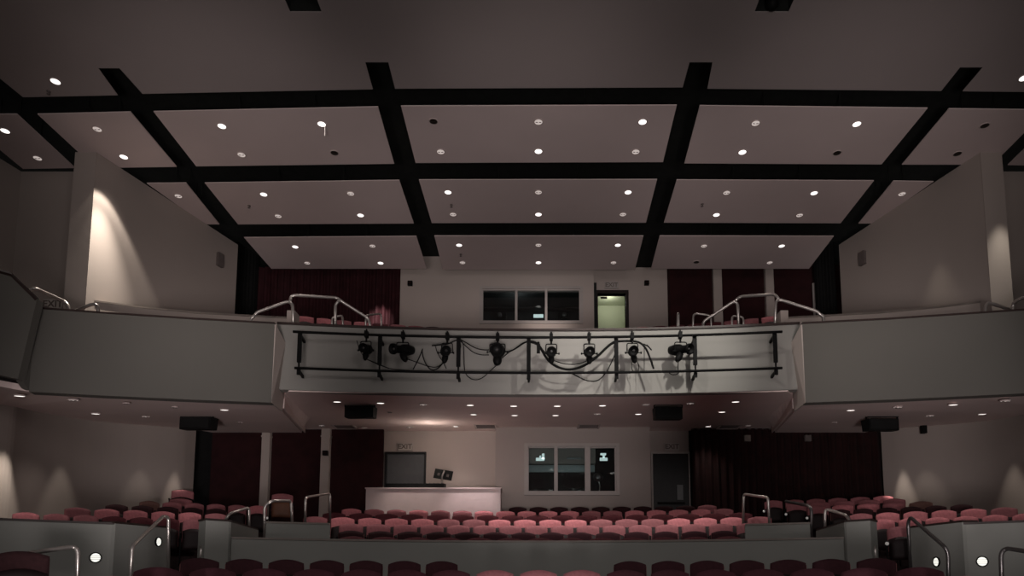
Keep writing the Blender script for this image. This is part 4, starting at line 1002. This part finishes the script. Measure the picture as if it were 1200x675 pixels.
def endlight(sx):
    bm = bmesh.new(); lathe(bm, [(.03, 0), (.028, .02), (.01, .03)], (sx*.26, -.23, .56), (sx*.3, -1, 0), 12); return mesh_of(bm, 'aisle_light', M['glow_chrome'])
for sx in (-1, 1): SM['end', sx] = endlight(sx)
TN = {'lit_rose': 'lit rose pink', 'half_lit_rose': 'half-lit mauve', 'shaded_wine': 'shaded wine', 'shaded_ink': 'near black', 'brown': 'brown', 'shaded_maroon': 'shaded_maroon', 'shaded_plum': 'shaded_plum'}  # near black is the same upholstery with shade painted in
NS = [0]
def kid(name, me, root):
    o = bpy.data.objects.new(name, me); COL.objects.link(o); o.parent = root; return o
def seat(x, y, z, rz, tone, label, group, ends=(0, 0), lights=(0, 0), pan='pan', sc=1):
    root = bpy.data.objects.new('theatre_seat', None); COL.objects.link(root)
    root.location = (x, y, z); root.rotation_euler = (0, 0, rz); root.empty_display_size = .1; root.scale = (sc, 1, 1)
    tag(root, label, 'theatre seat', group)
    kid('backrest', SM['back', tone], root); kid('back_shell', SM['shell'], root); kid('seat', SM['seat', pan], root)
    sup = {-1: kid('support', SM['support', -1], root)}; kid('armrest', SM['arm', -1], sup[-1])
    if ends[1] or lights[1]: sup[1] = kid('support', SM['support', 1], root); kid('armrest', SM['arm', 1], sup[1])
    for sx, l in ((-1, lights[0]), (1, lights[1])):
        if l: kid('aisle_light', SM['end', sx], sup[sx])
    NS[0] += 1
    return root
TC = {'r': 'lit_rose', 'd': 'half_lit_rose', 'w': 'shaded_wine', 'k': 'shaded_ink', 'b': 'brown', 'm': 'shaded_maroon', 'p': 'shaded_plum'}
def seatrow(D, z, px0, px1, tones, rowname, group, yc=YC, ends=(0, 0), lights=(0, 0), pan='pan', pyref=600):
    n = len(tones); R = D-yc
    a0 = onc(px0, pyref, yc, R); a1 = onc(px1, pyref, yc, R)
    t0 = math.atan2(a0.x, a0.y-yc); t1 = math.atan2(a1.x, a1.y-yc)
    sp = R*(t1-t0)/max(1, n-1) if n > 1 else .53
    sc = max(.78, min(1.12, sp/.53)) if n > 1 else 1
    for i, c in enumerate(tones):
        t = t0+(t1-t0)*i/max(1, n-1)
        nm = TC[c]
        pos = nth(i, n) if n > 1 else 'alone'
        lab = '%s theatre seat, %s in %s' % (TN[nm], pos, rowname)
        seat(R*math.sin(t), yc+R*math.cos(t), z, -t, nm, lab, group, (0, i == n-1), (lights[0] and i == 0, lights[1] and i == n-1), pan, sc)
G = 'seats under the balcony, centre block'
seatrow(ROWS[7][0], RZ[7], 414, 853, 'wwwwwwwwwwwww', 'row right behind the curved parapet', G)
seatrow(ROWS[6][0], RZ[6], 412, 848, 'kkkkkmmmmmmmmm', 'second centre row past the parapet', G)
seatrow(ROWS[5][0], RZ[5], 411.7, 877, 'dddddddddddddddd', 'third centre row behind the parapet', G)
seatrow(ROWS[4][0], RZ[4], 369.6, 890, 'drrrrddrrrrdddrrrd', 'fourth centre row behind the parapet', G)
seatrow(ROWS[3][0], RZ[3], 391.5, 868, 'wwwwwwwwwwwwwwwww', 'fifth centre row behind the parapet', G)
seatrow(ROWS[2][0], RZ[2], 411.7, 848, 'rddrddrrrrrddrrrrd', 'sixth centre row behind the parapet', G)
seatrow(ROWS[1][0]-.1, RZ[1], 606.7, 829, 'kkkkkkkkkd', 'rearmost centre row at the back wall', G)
G = 'seats under the left box'
seatrow(ROWS[6][0], RZ[6], 10, 92, 'rrr', 'front row of the lower left block', G)
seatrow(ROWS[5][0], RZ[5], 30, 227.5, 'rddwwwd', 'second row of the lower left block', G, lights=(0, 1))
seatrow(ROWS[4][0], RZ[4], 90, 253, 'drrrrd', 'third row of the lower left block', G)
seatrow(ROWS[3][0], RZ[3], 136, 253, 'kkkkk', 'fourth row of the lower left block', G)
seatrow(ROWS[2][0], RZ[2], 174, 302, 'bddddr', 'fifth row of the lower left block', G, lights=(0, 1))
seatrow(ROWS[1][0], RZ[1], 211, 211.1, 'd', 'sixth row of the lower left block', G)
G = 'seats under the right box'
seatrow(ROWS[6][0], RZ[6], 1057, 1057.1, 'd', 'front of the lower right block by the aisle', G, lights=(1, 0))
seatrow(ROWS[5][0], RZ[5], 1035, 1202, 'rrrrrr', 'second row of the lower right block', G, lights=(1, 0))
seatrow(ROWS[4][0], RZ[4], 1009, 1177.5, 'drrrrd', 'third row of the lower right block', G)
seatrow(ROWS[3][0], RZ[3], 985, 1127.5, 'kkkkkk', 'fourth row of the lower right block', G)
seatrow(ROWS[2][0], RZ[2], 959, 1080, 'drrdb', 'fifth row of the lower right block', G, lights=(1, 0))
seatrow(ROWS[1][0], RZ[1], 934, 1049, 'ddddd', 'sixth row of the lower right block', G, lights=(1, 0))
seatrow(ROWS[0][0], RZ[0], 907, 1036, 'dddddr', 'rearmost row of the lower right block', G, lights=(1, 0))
# two raised seats on risers at the left rear
for px, py, D, tone, pan, lab in ((214, 573, 15.7, 'half_lit_rose', 'pan', 'half-lit mauve theatre seat raised highest at the lower left rear corner'), (331, 577.5, 15.6, 'half_lit_rose', 'panbrown', 'theatre seat with brown folded cushion standing alone by the hoop handrail')):
    q = at(px, py, D); z = q.z-HT
    seat(q.x, D, z, -math.atan2(q.x, D-YC), tone, lab, 'single seats', (1, 1), (0, 0), pan, 1)
    bm = bmesh.new(); box(bm, (q.x-.4, D-.4, 1.3), (q.x+.4, D+.45, z)); struct(obj('floor_riser', bm, M['floor']))
G = 'seats of the front stalls'
seatrow(NEAR['A'][0], NZ['A'], 235, 518, 'mmmmmmm', 'left half of the row below the parapet', G, YN, pyref=655)
seatrow(NEAR['A'][0], NZ['A'], 738, 1026, 'mmmmmmm', 'right half of the row below the parapet', G, YN, pyref=655)
seatrow(NEAR['B'][0], NZ['B'], 186, 1076, 'pppppppdddppppppp', 'nearest full row at the bottom edge', G, YN, pyref=665)
seatrow(NEAR['C'][0], NZ['C'], 133, 258, 'ddd', 'cropped row at the lower left edge', G, YN, pyref=672)
seatrow(NEAR['C'][0], NZ['C'], 1068, 1130, 'dd', 'cropped row at the lower right edge', G, YN, pyref=672)
seatrow(NEAR['A'][0]-.2, NZ['A']+.02, 26, 26.1, 'k', 'bottom left corner behind the handrail', G, YN, pyref=655)
G = 'balcony seats'
tn = list('rrdrwddkrrkkkkddwwrrwwwwddr'); 
seatrow(DLAST, zlast, 358, 902, ''.join(tn), 'the rearmost balcony row', G, pyref=380)
print('seats', NS[0])

# ================================================================ LIGHTS
wd = bpy.data.worlds.new('world'); scene.world = wd; wd.use_nodes = True
bg = wd.node_tree.nodes['Background']; bg.inputs[0].default_value = (1.0, .93, .90, 1); bg.inputs[1].default_value = .13
def spot(name, loc, target, power, size, blend=.5, col=(1, .86, .74), rad=.05):
    l = bpy.data.lights.new(name, 'SPOT'); l.energy = power; l.spot_size = math.radians(size); l.spot_blend = blend; l.color = col; l.shadow_soft_size = rad
    o = bpy.data.objects.new(name, l); COL.objects.link(o); o.location = loc
    o.rotation_euler = (Vector(target)-Vector(loc)).to_track_quat('-Z', 'Y').to_euler(); return o
def point(name, loc, power, col=(1, .86, .78), rad=.3):
    l = bpy.data.lights.new(name, 'POINT'); l.energy = power; l.color = col; l.shadow_soft_size = rad
    o = bpy.data.objects.new(name, l); COL.objects.link(o); o.location = loc; return o
WARM = (1, .87, .80)
# main ceiling beams
for c in BL:
    spot('downlight_beam', c-Vector((0, 0, .05)), c-Vector((0, 0, 5)), 22, 70, .8, WARM)
# under the balcony
for c, s, sec in SFL:
    if s == 'b': spot('soffit_beam', c-Vector((0, 0, .05)), c-Vector((0, .25, 3)), 30, 95, .8, WARM)
# general soft fill from added lamps, unseen behind the camera
spot('stage_fill', (-3, -1, 5.5), (0, 14, 5.5), 330, 120, 1, (1, .90, .88), 1.2)
spot('stage_fill', (3, -1, 5.5), (0, 14, 8.5), 430, 120, 1, (1, .90, .88), 1.2)
for x in (-6, 0, 6): spot('ceiling_bounce_fill', (x*.5, 1.0, 2.0), (x*1.1, 15.6, 10.6), 1750, 36, 1, (1, .88, .85), .8)  # added in place of light bouncing up to the ceiling panels
for x in (-7.5, 0, 7.5): spot('soffit_bounce_fill', (x*.2, 0, .5), (x, 14.5, 5.3), 2500, 26, 1, (1, .90, .89), .6)  # unseen, added to brighten the underside of the balcony like bounce
# balcony front lights from ceiling slot
spot('slot_beam', (3.3, 7.0, 8.8), (1.9, 12.0, ZBT-.5), 1300, 44, .8, (1, .95, .88), .12)
spot('slot_beam', (-.6, 7.0, 9.0), (1.6, 12.0, ZBT-.5), 450, 36, .9, (1, .95, .88), .06)
spot('slot_beam', (-1.2, 6.5, 8.8), (4.55, 11.7, 5.4), 380, 20, .9, (1, .95, .88), .06)
# upper left wall wash
for s in (-1, 1):
    a = Vector((s*abs(B_.x), B_.y, 0)); b = Vector((s*abs(A_.x), A_.y, 0)); d_ = (b-a).normalized(); n_ = Vector((-s*abs(d_.y), -abs(d_.x), 0)).normalized()
    if s < 0: q = a+d_*.12+n_*.5; spot('wall_wash', (q.x, q.y, ZCEIL-.12), (q.x-n_.x*.1, q.y-n_.y*.1, 6), 260, 72, .3, (1, .9, .78), .03); spot('wall_wash', (q.x, q.y, ZCEIL-.12), (q.x-n_.x*.35, q.y-n_.y*.35, 6), 1300, 46, 1, (1, .9, .78), .03)
    else:
        q = a+d_*1.15+n_*.42; spot('wall_wash', (q.x, q.y, ZCEIL-.9), (q.x-n_.x*.1, q.y-n_.y*.1, 6), 45, 44, .9, (1, .9, .74), .05)
        spot('wall_wash', (a.x+.3, a.y-.38, ZCEIL-.8), (a.x+.3, a.y-.3, 6), 230, 46, .9, (1, .93, .80), .04)
# booth wall glow
p = at(640, 384, DUP-.35); spot('wall_glow', (p.x, DUP-1.2, p.z-.2), (p.x, DUP, p.z+.25), 30, 90, 1, (1, .88, .82), .1)
p = at(445, 362, DUP); spot('curtain_beam', (p.x+.2, DUP-1.6, ZCEIL-.1), (p.x, DUP+.1, p.z-.3), 420, 24, .9, (1, .88, .84), .05)
# green corridor
point('corridor_light', ((ud[0]+ud[1])/2, DR+.9, ud[3]+.1), 6, (1, 1, .86), .15)
# lower wall scallops
def scallop(px, py, power, size, dist=.28, blend=.7):
    s = -1 if px < 631 else 1
    pts = LW[s]; best = None
    for a, b in zip(pts, pts[1:]):
        d_ = Vector((b[0]-a[0], b[1]-a[1], 0)); n_ = Vector((d_.y, -d_.x, 0)).normalized()
        q = onp(px, py, Vector((a[0], a[1], 0)), n_)
        t = (Vector((q.x-a[0], q.y-a[1], 0))).dot(d_)/d_.length_squared
        if -0.01 <= t <= 1.01 and q.y > 0:
            best = q; nn = n_ if n_.dot(Vector((0, 0, 0))-q) > 0 else -n_; break
    if best is None: print('no scallop', px); return
    z = zS(best.y)-.06
    loc = best+nn*dist; loc.z = z
    spot('scallop_beam', loc, (best.x+nn.x*dist*.55, best.y+nn.y*dist*.55, z-2), power, size, blend, (1, .9, .78), .03)
scallop(4, 540, 230, 50, .45); scallop(72, 545, 42, 44, .5); scallop(165, 555, 28, 36, .4); scallop(205, 555, 120, 26, .3)
scallop(1058, 550, 190, 27, .3); scallop(1085, 550, 26, 44, .5); scallop(1188, 550, 45, 46, .5)
# sound desk pools
p = at(482, 505, DD-.35); spot('desk_beam', (p.x, DD-.5, zC(DD)-.08), (p.x, DD-.05, zt_-.6), 95, 60, .8, WARM)
p = at(552, 505, DD-.35); spot('desk_beam', (p.x, DD-.5, zC(DD)-.08), (p.x, DD-.05, zt_-.6), 190, 50, .8, (1, .85, .85))
p = at(510, 500, DLO-.2); point('desk_glow', (p.x, DLO-.9, zC(DLO)-.55), 13, (1, .87, .76), .12)
point('booth_glow', (uw[0]+1.0, DUP+1.0, uw[3]), 5, (1, .95, .95), .1)
point('booth_glow', (lwn[0]+1.1, DLO+1.75, lwn[2]+.45), 2.2, (.85, 1, 1), .1)
